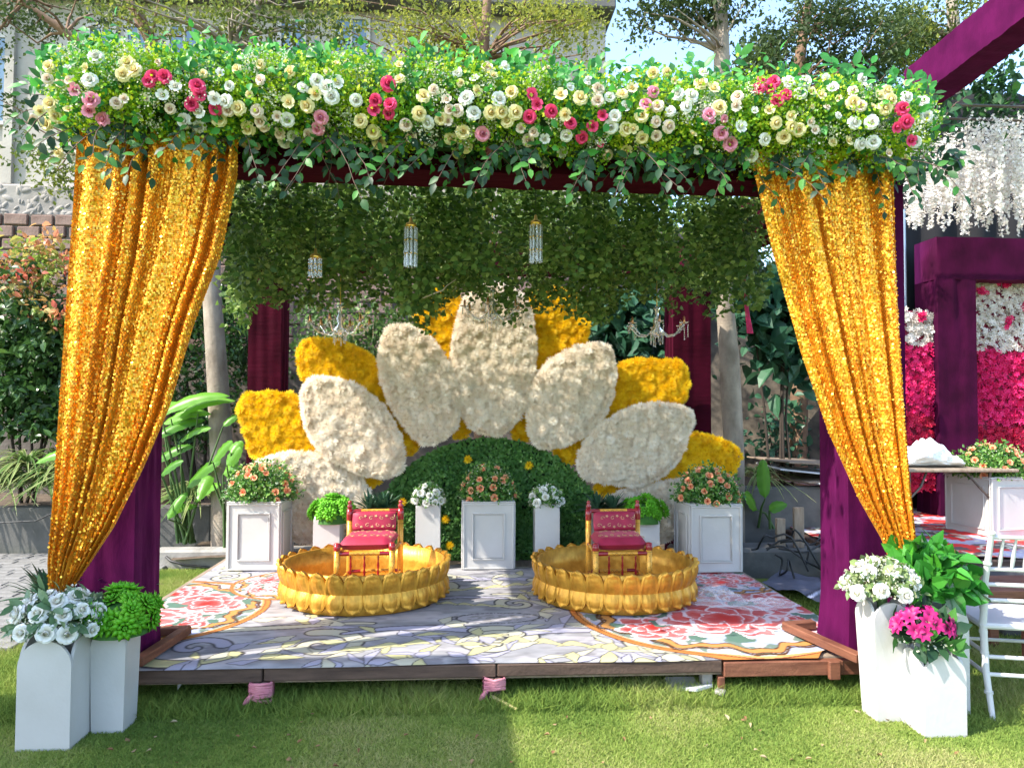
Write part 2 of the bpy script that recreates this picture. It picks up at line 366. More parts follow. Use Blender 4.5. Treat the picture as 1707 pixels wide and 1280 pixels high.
# --- paving on the left
PX0, PX1, PY0, PY1 = -6.2, -2.75, 4.75, 7.75
pav = struct('paved_path', MB().box((PX0, PY0, -.02), (PX1, PY1, .012)), M['joint'])
pm_ = MB().box((-.118, -.058, 0), (.118, .058, .028), bev=.006).mesh('paver', [M['paver']])
row = 0; y = PY0+.07; npv = 0
while y < PY1-.03 and npv < 300:
    x = PX1-.13-(.06 if row % 2 else 0); lim = -.64*y-.25
    while x > max(PX0+.1, lim) and npv < 300:
        obj('paver', pm_, None, pav, Matrix.Translation((x+random.uniform(-.004, .004), y, .004+random.uniform(-.003, .003))) @ Matrix.Rotation(random.uniform(-.015, .015), 4, 'Z')); npv += 1
        x -= .245
    y += .125; row += 1
# --- planting beds, kerbs
struct('planting_bed', MB().grid(lambda u, v: (-12+9.3*u, 8.05+3*v, .42+.05*math.sin(9*u)*math.cos(7*v)), 14, 6), M['soil'])
struct('planting_soil', MB().grid(lambda u, v: (-2.7+8.2*u, 7.0+4.6*v, .1+.5*v*v+.03*math.sin(19*u)*math.cos(7*v)), 24, 10), M['soil'])
tag(MB().box((-12, 7.86, -.05), (-2.62, 8.06, .47), bev=.01).build('planter_wall', M['dkconcrete']), 'low dark concrete planter wall beside the grey paving', 'wall')
kb = G(265, 948, 0).y
tag(MB().box((-2.9, kb, -.05), (-1.0, kb+.2, .17), bev=.02).build('kerb', M['concrete']), 'pale concrete kerb of the bed under the left tree trunk', 'kerb')
c0, c1 = G(1236, 962, 0), G(1362, 962, 0)
tag(MB().box((c0.x-.6, c0.y-.05, -.05), (c1.x+.35, c0.y+.3, .26), bev=.03).build('kerb', M['dkconcrete']), 'stained grey concrete ledge under the tangle of black cables', 'ledge')
tag(MB().box((c0.x-.3, c0.y+.75, -.05), (c1.x+.8, c0.y+.95, .72), bev=.02).build('planter_wall', M['dkconcrete']), 'dark concrete planter wall behind the cable ledge on the right', 'wall')
# --- boundary wall: bricks in front of a mortar core
WY = 9.6
bw = thing('brick_wall', 'old brown brick boundary wall behind the shrubs', 'wall', (-3, WY, 0))
MB().box((-12, WY, 0), (3.2, WY+.3, 3.92)).build('wall_core', M['mortar'], bw)
bm_ = [MB().box((-.15, -.03, -.068), (.15, .03, .068), bev=.012).mesh('brick', [M['brick']]) for _ in range(1)]
nb = 0
for k in range(11):
    z = 3.84-.152*k
    for i in range(27):
        x = -6.9+.315*i+(.157 if k % 2 else 0)
        if nb < 300:
            obj('brick', bm_[0], None, bw, Matrix.Translation((x+random.uniform(-.01, .01), WY-.012+random.uniform(-.012, .008), z+random.uniform(-.006, .006))) @ Matrix.Rotation(random.uniform(-.03, .03), 4, 'Y') @ Matrix.Diagonal((random.uniform(.86, 1.0), 1, random.uniform(.9, 1.03), 1))); nb += 1
# --- plastered building
BY = 10.2
bd = thing('plaster_building', 'pale beige plastered building rising above the brick wall', 'building', (-3, BY, 3.4))
bx1 = P(1005, 60, BY).x; btop = P(600, 20, BY).z
MB().box((-13, BY, 4.45), (bx1, BY+6, btop)).build('wall', M['plaster'], bd)
MB().box((-13, BY-.1, 3.0), (bx1+.02, BY+5.9, 4.45), bev=.03).build('plinth', M['rubble'], bd)
rs = MB()
for i in range(330):      # roughcast lumps on the plinth
    x = random.uniform(-8.5, -3.2); z = random.uniform(3.95, 4.42); a = random.uniform(.02, .07)
    rs.lathe([(a, 0), (a*.8, .009), (.3*a, .014), (.001, .015)], 8, Matrix.Translation((x, BY-.1, z)) @ Matrix.Rotation(R(90), 4, 'X') @ Matrix.Rotation(random.random()*3, 4, 'Z') @ Matrix.Diagonal((1.3, .6, 1, 1)))
rs.build('roughcast', M['rubble'], bd)
MB().box((-13.1, BY-.35, btop), (bx1+.12, BY+6, btop+.16), bev=.02).build('cornice', M['dkconcrete'], bd)
MB().box((P(20, 100, BY).x-.06, BY-.06, 4.46), (P(20, 100, BY).x+.06, BY-.002, btop-.01)).build('pilaster', M['plaster'], bd)
MB().box((bx1-.22, BY-.05, 4.46), (bx1+.03, BY-.002, btop-.01)).build('pilaster', M['plaster'], bd)
for (xa, xb, ya, yb) in ((-60, 15, 66, 203), (152, 190, 50, 96), (215, 250, 48, 96), (285, 332, 48, 95), (470, 505, 42, 92), (560, 612, 36, 90)):
    a = P(xa, yb, BY); b = P(xb, ya, BY)
    w = MB()
    t = .05
    w.box((a.x-t, BY-.05, a.z-t), (a.x, BY+.0-.003, b.z+t)).box((b.x, BY-.05, a.z-t), (b.x+t, BY-.003, b.z+t)).box((a.x, BY-.05, b.z), (b.x, BY-.003, b.z+t)).box((a.x, BY-.07, a.z-t), (b.x, BY-.003, a.z))
    fo = w.build('window', M['frame'], bd)
    MB().box((a.x, BY-.03, a.z), (b.x, BY-.006, b.z)).build('pane', M['glass'], fo)
    if xb-xa < 60: MB().box(((a.x+b.x)/2-.015, BY-.045, a.z), ((a.x+b.x)/2+.015, BY-.031, b.z)).build('mullion', M['frame'], fo)
ga = P(-200, 60, 17); gb = P(455, -60, 17)
gbld = thing('grey_building', 'grey sheet clad block behind the plastered building, top left', 'building', (-8, 17, 0))
MB().box((ga.x, 17, 0), (gb.x, 22, gb.z+2)).build('cladding', M['greymetal'], gbld)
for i in range(9):
    x = ga.x+(gb.x-ga.x)*(i+.5)/9; MB().box((x-.02, 16.96, 6), (x+.02, 16.998, gb.z+1.9)).build('seam', M['greymetal'], gbld)
# --- earth bank on the right
def bank(u, v):
    return (2.6+6*u, 8.9+1.2*v+.22*math.sin(11*u+3*v)+.12*math.sin(29*u*v+4), .3+3.0*v+.1*math.sin(13*u+7*v))
eb = MB().grid(bank, 40, 20).build('earth_bank', pm('bank_soil', (.03, .026, .02), (.11, .09, .065), .95, scale=5, bump=1, bscale=14)); eb['kind'] = 'structure'

# ---------------------------------------------------------------- trees and shrubs
def clumps(blobs, rng):
    C = []
    for (c, r, n) in blobs:
        d = rdir(n, rng)*(rng.random((n, 1))**.4); C.append(np.array(c)+d*np.array(r))
    return np.concatenate(C)
def leaf_cloud(cl, per, spread, size, shape, rng, up=.5, var=.35):
    n = len(cl)*per; c = np.repeat(cl, per, 0); tone = np.repeat(rng.random(len(cl)), per)
    pos = c+rng.normal(size=(n, 3))*spread
    yd = rdir(n, rng)+np.array([0, 0, -.25]); zh = rdir(n, rng)*.8+np.array([0, 0, up])
    rnd = np.clip(tone*.55+rng.random(n)*.45, 0, 1)
    return scatter(shape[0], shape[1], pos, frames(yd, zh), size*(1+var*rng.normal(size=n)).clip(.5, 1.7), rng, rnd)
def tree(name, label, trunk, rad, blobs, per, spread, size, mat, bark, seed, limb_every=1, cat='tree', shape=QLEAF, group=None):
    rng = np.random.default_rng(seed); base = Vector(trunk[0])
    t = thing(name, label, cat, base, group)
    MB().tube(trunk, rad, 12).build('trunk', bark, t)
    cl = clumps(blobs, rng); lm = MB(); tp = [Vector(p) for p in trunk]
    for c in cl[::limb_every]:
        c = Vector(c); q = min(tp[1:], key=lambda p: (p-c).length+(.6 if p.z > c.z else 0)); m = (q+c)/2+Vector(rng.normal(size=3)*.12)
        lm.tube([q, q.lerp(m, .5)+Vector((0, 0, .05)), m, c], [.02, .016, .011, .005], 5, False)
    lm.build('limbs', bark, t, kind='stuff')
    v, f, r = leaf_cloud(cl, per, spread, size, shape, rng)
    obj('crown', mesh_np('crown', v, f, False, r), mat, t)
    return t
def PP(px, py, y): return tuple(P(px, py, y))
def blob(px, py, y, rx, ry, rd, n): s = y/F; return (PP(px, py, y), (rx*s, rd, ry*s), n)
# left tree: trunk seen between the curtain and the back post
tb = G(368, 915, .12)
ty = tb.y+.1
tree('leafy_tree', 'smooth grey tree trunk left of the flower backdrop with small leaved crown', [(tb.x, ty, .05), PP(372, 800, ty), PP(364, 650, ty), PP(352, 470, ty), PP(356, 250, ty), PP(385, 80, ty), PP(430, 10, ty), PP(450, -60, ty)],
     [.125, .115, .105, .09, .075, .055, .04, .03], [blob(330, 20, ty-.2, 150, 55, .8, 9), blob(450, 15, ty, 130, 50, .8, 10), blob(540, 40, ty+.3, 70, 50, .5, 4)], 120, .13, .052, M['l_tree'], M['bark'], 1)
tree('leafy_tree', 'tree with a dark leaning branch at the top left corner', [PP(200, 900, 8.8), PP(215, 300, 8.8), PP(165, 100, 8.8), PP(110, 55, 8.7), PP(40, 5, 8.6)], [.1, .085, .06, .045, .03],
     [blob(60, 15, 8.7, 110, 40, .7, 9), blob(-30, 60, 8.5, 60, 60, .6, 4), blob(150, 5, 8.8, 60, 25, .5, 3), blob(20, 180, 8.6, 22, 14, .3, 2)], 110, .13, .055, M['l_treed'], M['bark2'], 2)
tree('leafy_tree', 'tree with a forked trunk above the left end of the garland', [PP(270, 905, 8.4), PP(265, 200, 8.4), PP(252, 70, 8.4), PP(215, 0, 8.4), PP(190, -60, 8.4)], [.1, .08, .07, .05, .03],
     [blob(250, 20, 8.4, 90, 40, .6, 5), blob(80, 285, 7.9, 45, 35, .3, 6)], 110, .12, .05, M['l_tree'], M['bark2'], 3)
tree('leafy_tree', 'yellow green tree with a slim brown trunk behind the middle of the garland', [PP(800, 900, 8.6), PP(803, 250, 8.6), PP(806, 100, 8.6), PP(812, 0, 8.6), PP(815, -80, 8.6)], [.08, .07, .06, .05, .03],
     [blob(810, 50, 8.6, 190, 75, .9, 32), blob(640, 50, 8.6, 90, 60, .6, 11), blob(950, 80, 8.5, 60, 60, .5, 7)], 130, .13, .047, leafm('yellow_green_leaf', [(.09, .12, .02), (.18, .21, .03), (.30, .32, .045), (.42, .42, .06)], .45, .5), M['bark2'], 4)
tt = G(1220, 925, .1); ty = tt.y+.25
tree('tall_tree', 'straight pale trunk right of the flower backdrop with dark leaves high up', [PP(1224, 930, ty), PP(1224, 760, ty), PP(1216, 600, ty), PP(1206, 480, ty), PP(1203, 250, ty), PP(1203, 90, ty), PP(1199, -30, ty), PP(1199, -140, ty)],
     [.105, .1, .1, .085, .085, .08, .07, .05], [blob(1140, 8, ty, 80, 30, .5, 9), blob(1080, 35, ty, 35, 22, .3, 2), blob(1222, 20, ty, 25, 16, .2, 3)], 150, .1, .055, M['l_treed'], M['bark'], 5)
tree('leafy_tree', 'spreading dark green tree against the sky above the right curtain', [PP(1330, 900, 9), PP(1335, 300, 9), PP(1325, 160, 9), PP(1340, 50, 9), PP(1360, -60, 9)], [.11, .1, .08, .06, .04],
     [blob(1390, 60, 9, 130, 70, .9, 27), blob(1280, 100, 9, 70, 50, .5, 8), blob(1450, 110, 9, 70, 50, .6, 12), blob(1250, 125, 8.6, 60, 25, .4, 7)], 180, .12, .058, M['l_treed'], M['bark2'], 6)
tree('leafy_tree', 'tree with a pale upright limb beside the purple beam, top right', [PP(1600, 900, 9.5), PP(1598, 200, 9.5), PP(1592, 60, 9.5), PP(1580, -60, 9.5)], [.12, .1, .08, .06],
     [blob(1560, 40, 9.5, 90, 50, .7, 17), blob(1500, 100, 9.5, 50, 40, .5, 8)], 180, .13, .058, M['l_tree'], M['bark'], 7)
def shrub(name, label, blobs, per, spread, size, mat, seed, cat='shrub', shape=LEAF, tops=None, group=None, stems=5):
    rng = np.random.default_rng(seed); cl = clumps(blobs, rng); c = cl.mean(0); b = Vector((c[0], c[1], .3))
    t = thing(name, label, cat, b, group); s = MB()
    for q in cl[:stems]: s.tube([(c[0]+rng.normal()*.1, c[1], .1), ((c[0]+q[0])/2, (c[1]+q[1])/2, q[2]*.55), tuple(q)], [.02, .014, .006], 5, False)
    s.build('stems', M['dkstem'], t)
    v, f, r = leaf_cloud(cl, per, spread, size, shape, rng, .8)
    obj('foliage', mesh_np('foliage', v, f, False, r), mat, t)
    if tops:
        tb_, tper, tm = tops; cl = clumps(tb_, rng); v, f, r = leaf_cloud(cl, tper, .07, size*.85, shape, rng, .8)
        obj('new_growth', mesh_np('new_growth', v, f, False, r), tm, t, kind='stuff')
    return t
shrub('red_tipped_shrub', 'tall green shrub with bright red new leaves left of the curtain', [blob(50, 560, 8.6, 100, 110, .45, 60), blob(40, 680, 8.5, 110, 60, .4, 40)], 60, .12, .085, M['l_hedge'], 21, tops=([blob(55, 445, 8.5, 80, 55, .4, 24), blob(70, 520, 8.35, 65, 30, .3, 7), blob(125, 600, 8.3, 12, 12, .2, 2)], 34, M['l_red']))
shrub('green_shrub', 'dense green shrub behind the left tree trunk', [blob(310, 560, 8.9, 60, 110, .4, 34), blob(400, 600, 8.9, 60, 120, .4, 36), blob(330, 690, 8.7, 90, 50, .4, 24)], 60, .12, .06, M['l_hedge'], 22)
shrub('green_shrub', 'sunlit light green shrub seen over the left yellow petals', [blob(560, 570, 8.8, 80, 70, .4, 36), blob(650, 560, 8.8, 50, 60, .4, 16)], 60, .12, .055, leafm('sunlit_hedge_leaf', [(.05, .11, .03), (.09, .17, .045), (.16, .26, .07)], .35, .4), 23, tops=([blob(600, 545, 8.5, 20, 20, .1, 2), blob(700, 520, 8.5, 15, 25, .1, 2)], 25, M['l_red']))  # sun on this shrub is put into the paler leaf colours
shrub('broad_leaf_shrub', 'dark broad leaved shrub above the right white petals', [blob(1040, 540, 8.2, 70, 70, .4, 36), blob(1110, 640, 8.3, 60, 60, .3, 16)], 26, .15, .16, M['l_broad'], 24)
shrub('broad_leaf_shrub', 'dark shrub with leaf rosettes between right trunk and right curtain', [blob(1285, 520, 7.8, 60, 60, .35, 30), blob(1330, 600, 7.9, 40, 40, .3, 10)], 26, .14, .17, M['l_broad'], 25)
shrub('creeper', 'thin dark creeper on the shaded bank beside the right curtain', [blob(1290, 720, 8.9, 60, 60, .15, 14)], 22, .12, .1, M['l_broad'], 26, cat='creeper')
def strap_clump(name, label, c, n, L, seed, mat, w=.012, group=None):
    rng = random.Random(seed); t = thing(name, label, 'plant', c, group); V = []; T = []; Q = []
    for i in range(n):
        az = rng.uniform(0, 2*math.pi); el = rng.uniform(.5, 1.35); ll = L*rng.uniform(.7, 1.15); b = len(V); q = rng.random()
        for j in range(7):
            s = j/6; hx = ll*s*math.cos(el)*(1+.4*s); z = ll*(math.sin(el)*s-1.05*s*s*rng.uniform(.75, .8))
            x = hx*math.cos(az); y_ = hx*math.sin(az); ww = w*(1-s**2.5)+.001; sx, sy = -math.sin(az)*ww, math.cos(az)*ww
            V += [(c[0]+x-sx, c[1]+y_-sy, c[2]+z), (c[0]+x, c[1]+y_, c[2]+z-.004), (c[0]+x+sx, c[1]+y_+sy, c[2]+z)]; Q += [1, .1+.3*q, 1] if q > .3 else [q, q, q]
        for j in range(6):
            k = b+3*j
            for o_ in (0, 1): T.append((k+o_, k+o_+1, k+o_+4, k+o_+3))
    obj('leaves', mesh_np('leaves', V, T, True, Q), mat, t); return t
STR = ['spider plant at the left picture edge on the dark planter wall', 'second spider plant from the left edge on the planter wall', 'third spider plant from the left edge on the planter wall', 'spider plant just left of the gold curtain', 'spider plant hidden partly by the left gold curtain']
for i, (px, py) in enumerate(((5, 800), (45, 770), (75, 800), (105, 780), (150, 790))):
    strap_clump('spider_plant', STR[i], P(px, py+10, 7.95+.15*(i % 2)), 90, .68, 40+i, M['l_strap'], .015, 'spider plants on the planter wall')
strap_clump('spider_plant', 'spider plant under the broad leaves left of the grey trunk', P(330, 830, 7.8), 90, .6, 47, M['l_strap'], .014)
strap_clump('spider_plant', 'spider plant at the foot of the right trunk near the yellow petal', P(1265, 800, 7.6), 70, .5, 48, M['l_strap'], .012)
def paddle_plant(label, base, leaves, seed):
    """each leaf: blade start, blade tip, half width; the stalk runs from the base to the blade"""
    rng = random.Random(seed); t = thing('paddle_leaf_plant', label, 'plant', base)
    for (a, tip, w) in leaves:
        b0 = Vector(base)+Vector((rng.uniform(-.08, .08), rng.uniform(-.06, .06), 0)); a = Vector(a); tip = Vector(tip); up = Vector((0, 0, 1))
        MB().tube([b0, b0.lerp(a, .5)+up*.06, a], [.015, .012, .006], 6).build('stalk', M['gstem'], t)
        ap = a.lerp(tip, .45)+up*.22*(tip-a).length; cu = lambda s: a.lerp(ap, s).lerp(ap.lerp(tip, s), s)
        V = []; Q = []; ax = (tip-a).normalized(); sd = (ax.cross(Vector((0, -.75, .66)))).normalized(); q = rng.random(); nm = sd.cross(ax)
        for j in range(13):
            k = j/12; p = cu(k); ww = w*math.sin(math.pi*min(1, .05+.93*k**.8))**.6 if 0 < j < 12 else .002
            for u_ in (-1, -.5, 0, .5, 1): V.append(p+sd*ww*u_+nm*(-abs(u_)*ww*.35+.006*math.sin(k*26+u_*3+q*9)*abs(u_))); Q.append(min(1, q+(.3 if u_ == 0 else 0)))
        T = [(5*j+o_, 5*j+o_+1, 5*j+o_+6, 5*j+o_+5) for j in range(12) for o_ in range(4)]
        obj('leaf', mesh_np('leaf', V, T, True, Q), M['l_banana'], t)
    return t
pb = P(310, 880, 7.6); pb2 = P(385, 880, 7.3)
Lf = lambda y, *q: [(P(a, b, y+.05*((k*7) % 5-2)), P(c, d, y-.1+.06*((k*5) % 4)), w) for k, (a, b, c, d, w) in enumerate(q)]
paddle_plant('bright green paddle leaved plant between left post and grey trunk', (pb.x, pb.y, .15), Lf(7.35, (268, 690, 382, 660, .07), (285, 698, 392, 668, .06), (272, 706, 352, 690, .06), (262, 728, 342, 700, .065), (300, 735, 352, 714, .05), (372, 710, 402, 690, .045), (330, 690, 275, 672, .05), (262, 768, 322, 744, .065), (268, 792, 306, 768, .05), (312, 812, 368, 768, .075), (280, 865, 312, 820, .05), (285, 853, 328, 843, .05), (325, 835, 368, 808, .06)), 5)
paddle_plant('broad leaved plant crossing the grey trunk beside the yellow petal', (pb2.x, pb2.y, .15), Lf(6.95, (378, 775, 402, 745, .07), (372, 790, 398, 770, .07), (355, 770, 388, 735, .06), (388, 800, 404, 775, .06), (350, 792, 330, 835, .06), (385, 755, 404, 735, .06)), 6)
paddle_plant('paddle leaves sticking out on the left of the gold curtain', tuple(P(150, 905, 7.4)), Lf(7.2, (115, 755, 60, 772, .055), (118, 800, 106, 760, .05), (118, 812, 90, 828, .05), (130, 735, 104, 733, .04)), 7)
paddle_plant('single upright dark blade leaf plant in front of the shaded bank', tuple(P(1275, 880, 7.2)), Lf(7.1, (1276, 830, 1272, 765, .07), (1282, 850, 1312, 840, .06), (1262, 850, 1242, 820, .07)), 8)

# ================================================================ STAGE
FX = G(830, 1106, .19).y                    # front edge of the deck
PL, PRT = -2.08, G(1420, 1102, .2).x
st = thing('stage_platform', 'low wooden stage with dark front beams standing on the lawn', 'stage', (0, FX, 0))
MB().box((PL, FX+.045, .10), (PRT+.25, 6.75, .185)).build('deck', M['ply'], st)
xs = [PL, P(438, 1130, FX).x, P(828, 1130, FX).x, P(1205, 1130, FX).x]
for i in range(3):
    MB().box((xs[i]+.004, FX, .118+.003*i), (xs[i+1]-.004, FX+.04, .186), bev=.005).build('front_beam', M['wood_dark'], st)
MB().box((xs[3]+.006, FX-.004, .10), (PRT, FX+.04, .178), bev=.005).build('front_beam', M['wood_red'], st)
MB().box((PRT-.09, FX-.03, .085), (PRT-.03, FX-.004, .18), bev=.004).build('cleat', M['wood_red'], st)
MB().box((PRT-.004, FX+.0, .10), (PRT+.26, FX+.05, .176), bev=.004).build('front_beam', M['wood_red'], st)
for px in (437, 824):
    c = G(px, 1172, 0); r = MB()
    MB().box((c.x-.035, FX+.0, 0), (c.x-.002, FX+.05, .117), bev=.003).build('leg', M['wood_dark'], st)
    lg = MB().box((c.x+.002, FX+.0, 0), (c.x+.035, FX+.05, .117), bev=.003).build('leg', M['wood_dark'], st)
    for k in range(9):                      # rag wound round the leg
        z = .112-.0095*k*(1 if px < 500 else .62); a = random.uniform(-.012, .012)
        r.tube([(c.x-.052, FX-.012, z+a), (c.x, FX-.022, z-a*.5), (c.x+.052, FX-.012, z-a), (c.x+.05, FX+.06, z), (c.x-.05, FX+.06, z), (c.x-.052, FX-.012, z+a)], .0085, 6, False)
    r.tube([(c.x-.04, FX-.02, .06), (c.x-.06, FX-.03, .035), (c.x-.075, FX-.03, .02)], [.012, .014, .006], 6)
    r.build('rag_wrap', M['ragpink'], lg)
c = G(1185, 1160, 0); MB().box((c.x-.03, FX+.05, 0), (c.x+.025, FX+.12, .117), bev=.006).build('leg', M['concrete'], st)
c = G(1210, 1168, 0); MB().box((c.x-.017, FX-.0, 0), (c.x+.017, FX+.035, .10), bev=.003).build('leg', M['wood_red'], st)
for px in (300, 620, 1000, 1330):
    c = G(px, 1150, 0); MB().box((c.x-.03, 5.0, 0), (c.x+.03, 5.06, .1)).build('leg', M['wood_dark'], st)
# foot frames of the front posts
def foot(name, label, pts, z=.21):
    t = thing(name, label, 'timber frame', (pts[0][0], pts[0][1], .2))
    for a, b in zip(pts[:-1], pts[1:]):
        a = Vector((a[0], a[1], z+.022)); b = Vector((b[0], b[1], z+.022)); d = (b-a); L_ = d.length
        Mx = Matrix.Translation(a) @ Matrix.Rotation(math.atan2(d.y, d.x), 4, 'Z')
        MB().box((-.02, -.028, -.022), (L_+.018, .028, .022), Mx, bev=.004).build('batten', M['wood_red'], t); z += .003
    return t
foot('post_foot_frame', 'brown timber foot frame beside the left purple post', [G(232, 1112, .2)[:2], G(309, 1060, .2)[:2], G(262, 1062, .2)[:2]])
foot('post_foot_frame', 'brown timber foot frame beside the right purple post', [G(1430, 1106, .2)[:2], G(1313, 1053, .2)[:2], G(1352, 1050, .2)[:2]])

# ---------------------------------------------------------------- printed carpet (its print is a flat colour pattern)
class Noise2:
    def __init__(s, seed): s.g = np.random.default_rng(seed).random((64, 64))
    def at(s, x, y):
        xi = np.floor(x).astype(int); yi = np.floor(y).astype(int); fx = x-xi; fy = y-yi; fx = fx*fx*(3-2*fx); fy = fy*fy*(3-2*fy)
        g = s.g; a = g[xi % 64, yi % 64]; b = g[(xi+1) % 64, yi % 64]; c = g[xi % 64, (yi+1) % 64]; d = g[(xi+1) % 64, (yi+1) % 64]
        return (a*(1-fx)+b*fx)*(1-fy)+(c*(1-fx)+d*fx)*fy
    def fbm(s, x, y, o=4):
        v = 0; a = .5
        for k in range(o): v = v+a*s.at(x*2**k+17*k, y*2**k+31*k); a *= .5
        return v/(1-.5**o)
def c3(*c): return np.array(S(*c)[:3])
class Painter:
    def __init__(s, X, Y): s.X = X; s.Y = Y; s.C = np.zeros(X.shape+(3,))
    def fill(s, mask, col, a=1.0):
        m = (mask*a)[..., None]; s.C = s.C*(1-m)+np.asarray(col)*m
    def fillb(s, sl, mask, col):
        m = mask[..., None]; s.C[sl] = s.C[sl]*(1-m)+np.asarray(col)*m
    def stroke(s, pts, w, col, line=None, lw=.014):
        pts = np.asarray(pts, float); w = np.broadcast_to(np.asarray(w, float), (len(pts),)); pad = w.max()+.03
        sel = np.where((s.X > pts[:, 0].min()-pad) & (s.X < pts[:, 0].max()+pad) & (s.Y > pts[:, 1].min()-pad) & (s.Y < pts[:, 1].max()+pad))[0]
        if not len(sel): return
        x = s.X[sel]; y = s.Y[sel]; best = np.full(x.shape, 9.)
        for i in range(len(pts)-1):
            a, b = pts[i], pts[i+1]; d = b-a; L2 = max(d@d, 1e-9); t = np.clip(((x-a[0])*d[0]+(y-a[1])*d[1])/L2, 0, 1)
            dist = np.hypot(x-a[0]-t*d[0], y-a[1]-t*d[1])-(w[i]+(w[i+1]-w[i])*t); best = np.minimum(best, dist)
        if line is not None: s.fillb(sel, np.clip((lw-best)/.004+.5, 0, 1), line)
        s.fillb(sel, np.clip(-best/.004+.5, 0, 1), col)
def spiral(cx, cy, r, turns, a0, sgn=1, n=40):
    return [(cx+r*(1-t*.86)*math.cos(a0+sgn*t*turns*6.283), cy+r*(1-t*.86)*math.sin(a0+sgn*t*turns*6.283)) for t in np.linspace(0, 1, n)]
def bez(a, b, c, d, n=24):
    a, b, c, d = map(np.array, (a, b, c, d)); return [tuple((1-t)**3*a+3*t*(1-t)**2*b+3*t*t*(1-t)*c+t**3*d) for t in np.linspace(0, 1, n)]
CREAM = c3(206, 202, 178); LILAC = c3(180, 178, 196); DKL = c3(52, 50, 58); YEL = c3(208, 202, 150); ORG = c3(206, 128, 62); RED = c3(210, 46, 42); PINK = c3(236, 196, 196)
def carpet_colors(X, Y):
    n1 = Noise2(5); n2 = Noise2(8); p = Painter(X, Y)
    a = n1.fbm(X*3, Y*6, 5); b = n2.fbm(X*9, Y*22, 4)
    base = c3(142, 144, 150)[None]*(1-a[:, None])+c3(190, 187, 188)[None]*a[:, None]
    base = base*(0.55+.85*b[:, None]); p.C = base
    p.fill(np.clip((n2.fbm(X*5+9, Y*9, 4)-.56)*9, 0, 1), c3(204, 198, 202), .55)
    p.fill(np.clip((n1.fbm(X*6+4, Y*14+3, 4)-.60)*10, 0, 1), c3(112, 108, 116), .6)
    def scroll(ox, oy, s, fl):
        T = lambda q: [(ox+fl*x*s, oy+y*s) for x, y in q]; W = lambda *w: np.array(w)*s
        p.stroke(T(bez((-.95, -.02), (-.5, -.12), (-.2, .06), (.05, .02))), np.linspace(.035, .012, 24)*s, CREAM, DKL)
        p.stroke(T(spiral(-.12, -.26, .17, 1.15, 1.9, -1)), np.linspace(.04, .016, 40)*s, CREAM*.97, DKL)
        p.stroke(T(bez((-.05, -.12), (.12, -.05), (.3, -.02), (.55, -.1))), np.linspace(.012, .045, 24)*s, LILAC, DKL)
        p.stroke(T(spiral(.62, -.23, .16, 1.1, 2.2, -1)), np.linspace(.045, .012, 40)*s, CREAM, DKL)
        for k in range(5):
            q = k/4; p.stroke(T([(-.05+.5*q, -.34+.1*q), (.03+.5*q, -.32+.16*q), (.10+.5*q, -.33+.1*q)]), W(.005, .03, .003), YEL, DKL, .005)
        p.stroke(T(bez((-.9, -.3), (-.8, -.5), (-.5, -.52), (-.42, -.36))), np.linspace(.05, .016, 24)*s, YEL, DKL)
        p.stroke(T(spiral(-.62, -.27, .11, .9, .2, 1)), np.linspace(.03, .012, 40)*s, LILAC, DKL)
        for k in range(4): p.stroke(T([(-.9+.2*k, .1), (-.84+.2*k, .16-.03*k), (-.76+.2*k, .14)]), W(.004, .035, .004), YEL if k % 2 else CREAM, DKL, .005)
    for (ox, oy, s, fl) in ((-.62, 4.52, 1.35, 1), (.95, 4.42, 1.25, -1), (-.1, 5.75, 1.2, 1), (1.5, 5.9, 1.0, -1), (-1.7, 6.1, 1.0, 1), (.35, 6.45, 1.0, -1), (.25, 5.2, .9, -1)): scroll(ox, oy, s, fl)
    # sunflower leaves round the centre oval
    oc = G(830, 1030, .2); q = np.hypot((X-oc.x)/.25, (Y-oc.y)/.10)
    p.fill(((q < 1.18) & (np.sin(np.arctan2(Y-oc.y, X-oc.x)*34) > .2)).astype(float), DKL, .8); p.fill((q < 1.06).astype(float), DKL); p.fill((q < 1).astype(float), c3(176, 172, 176))
    p.fill(((q < .8) & (n2.fbm(X*40, Y*60, 2) > .5)).astype(float), c3(138, 134, 132), .8)
    def lf(px, py, L, ang, w, col):
        g = G(px, py, .2); d = (math.cos(ang), math.sin(ang)); e = (-d[1], d[0])
        p.stroke([(g.x, g.y), (g.x+.5*L*d[0]+.1*L*e[0], g.y+.5*L*d[1]+.1*L*e[1]), (g.x+L*d[0], g.y+L*d[1])], [.006, w, .003], col, DKL, .006)
    rg = random.Random(4)
    for (px, py) in ((900, 1020), (940, 1040), (880, 1000), (930, 1005), (980, 1015), (860, 1050), (800, 1060), (760, 1075), (870, 960), (820, 965), (760, 960), (900, 975), (990, 1060), (720, 1000), (560, 1035), (600, 1045), (520, 1030), (490, 1060), (300, 960), (350, 950), (330, 975), (1180, 1100), (1100, 1095), (960, 1100), (330, 1098), (380, 1085), (430, 1100), (470, 1080), (540, 1098), (580, 1070), (640, 1090), (690, 1060), (740, 1040), (780, 1095), (850, 1085), (900, 1098), (1020, 1085), (1050, 1105), (700, 1098), (610, 1105)):
        for k in range(4): lf(px, py, rg.uniform(.12, .24), rg.uniform(0, 6.28), rg.uniform(.02, .045), (YEL, CREAM, LILAC)[rg.randrange(3)])
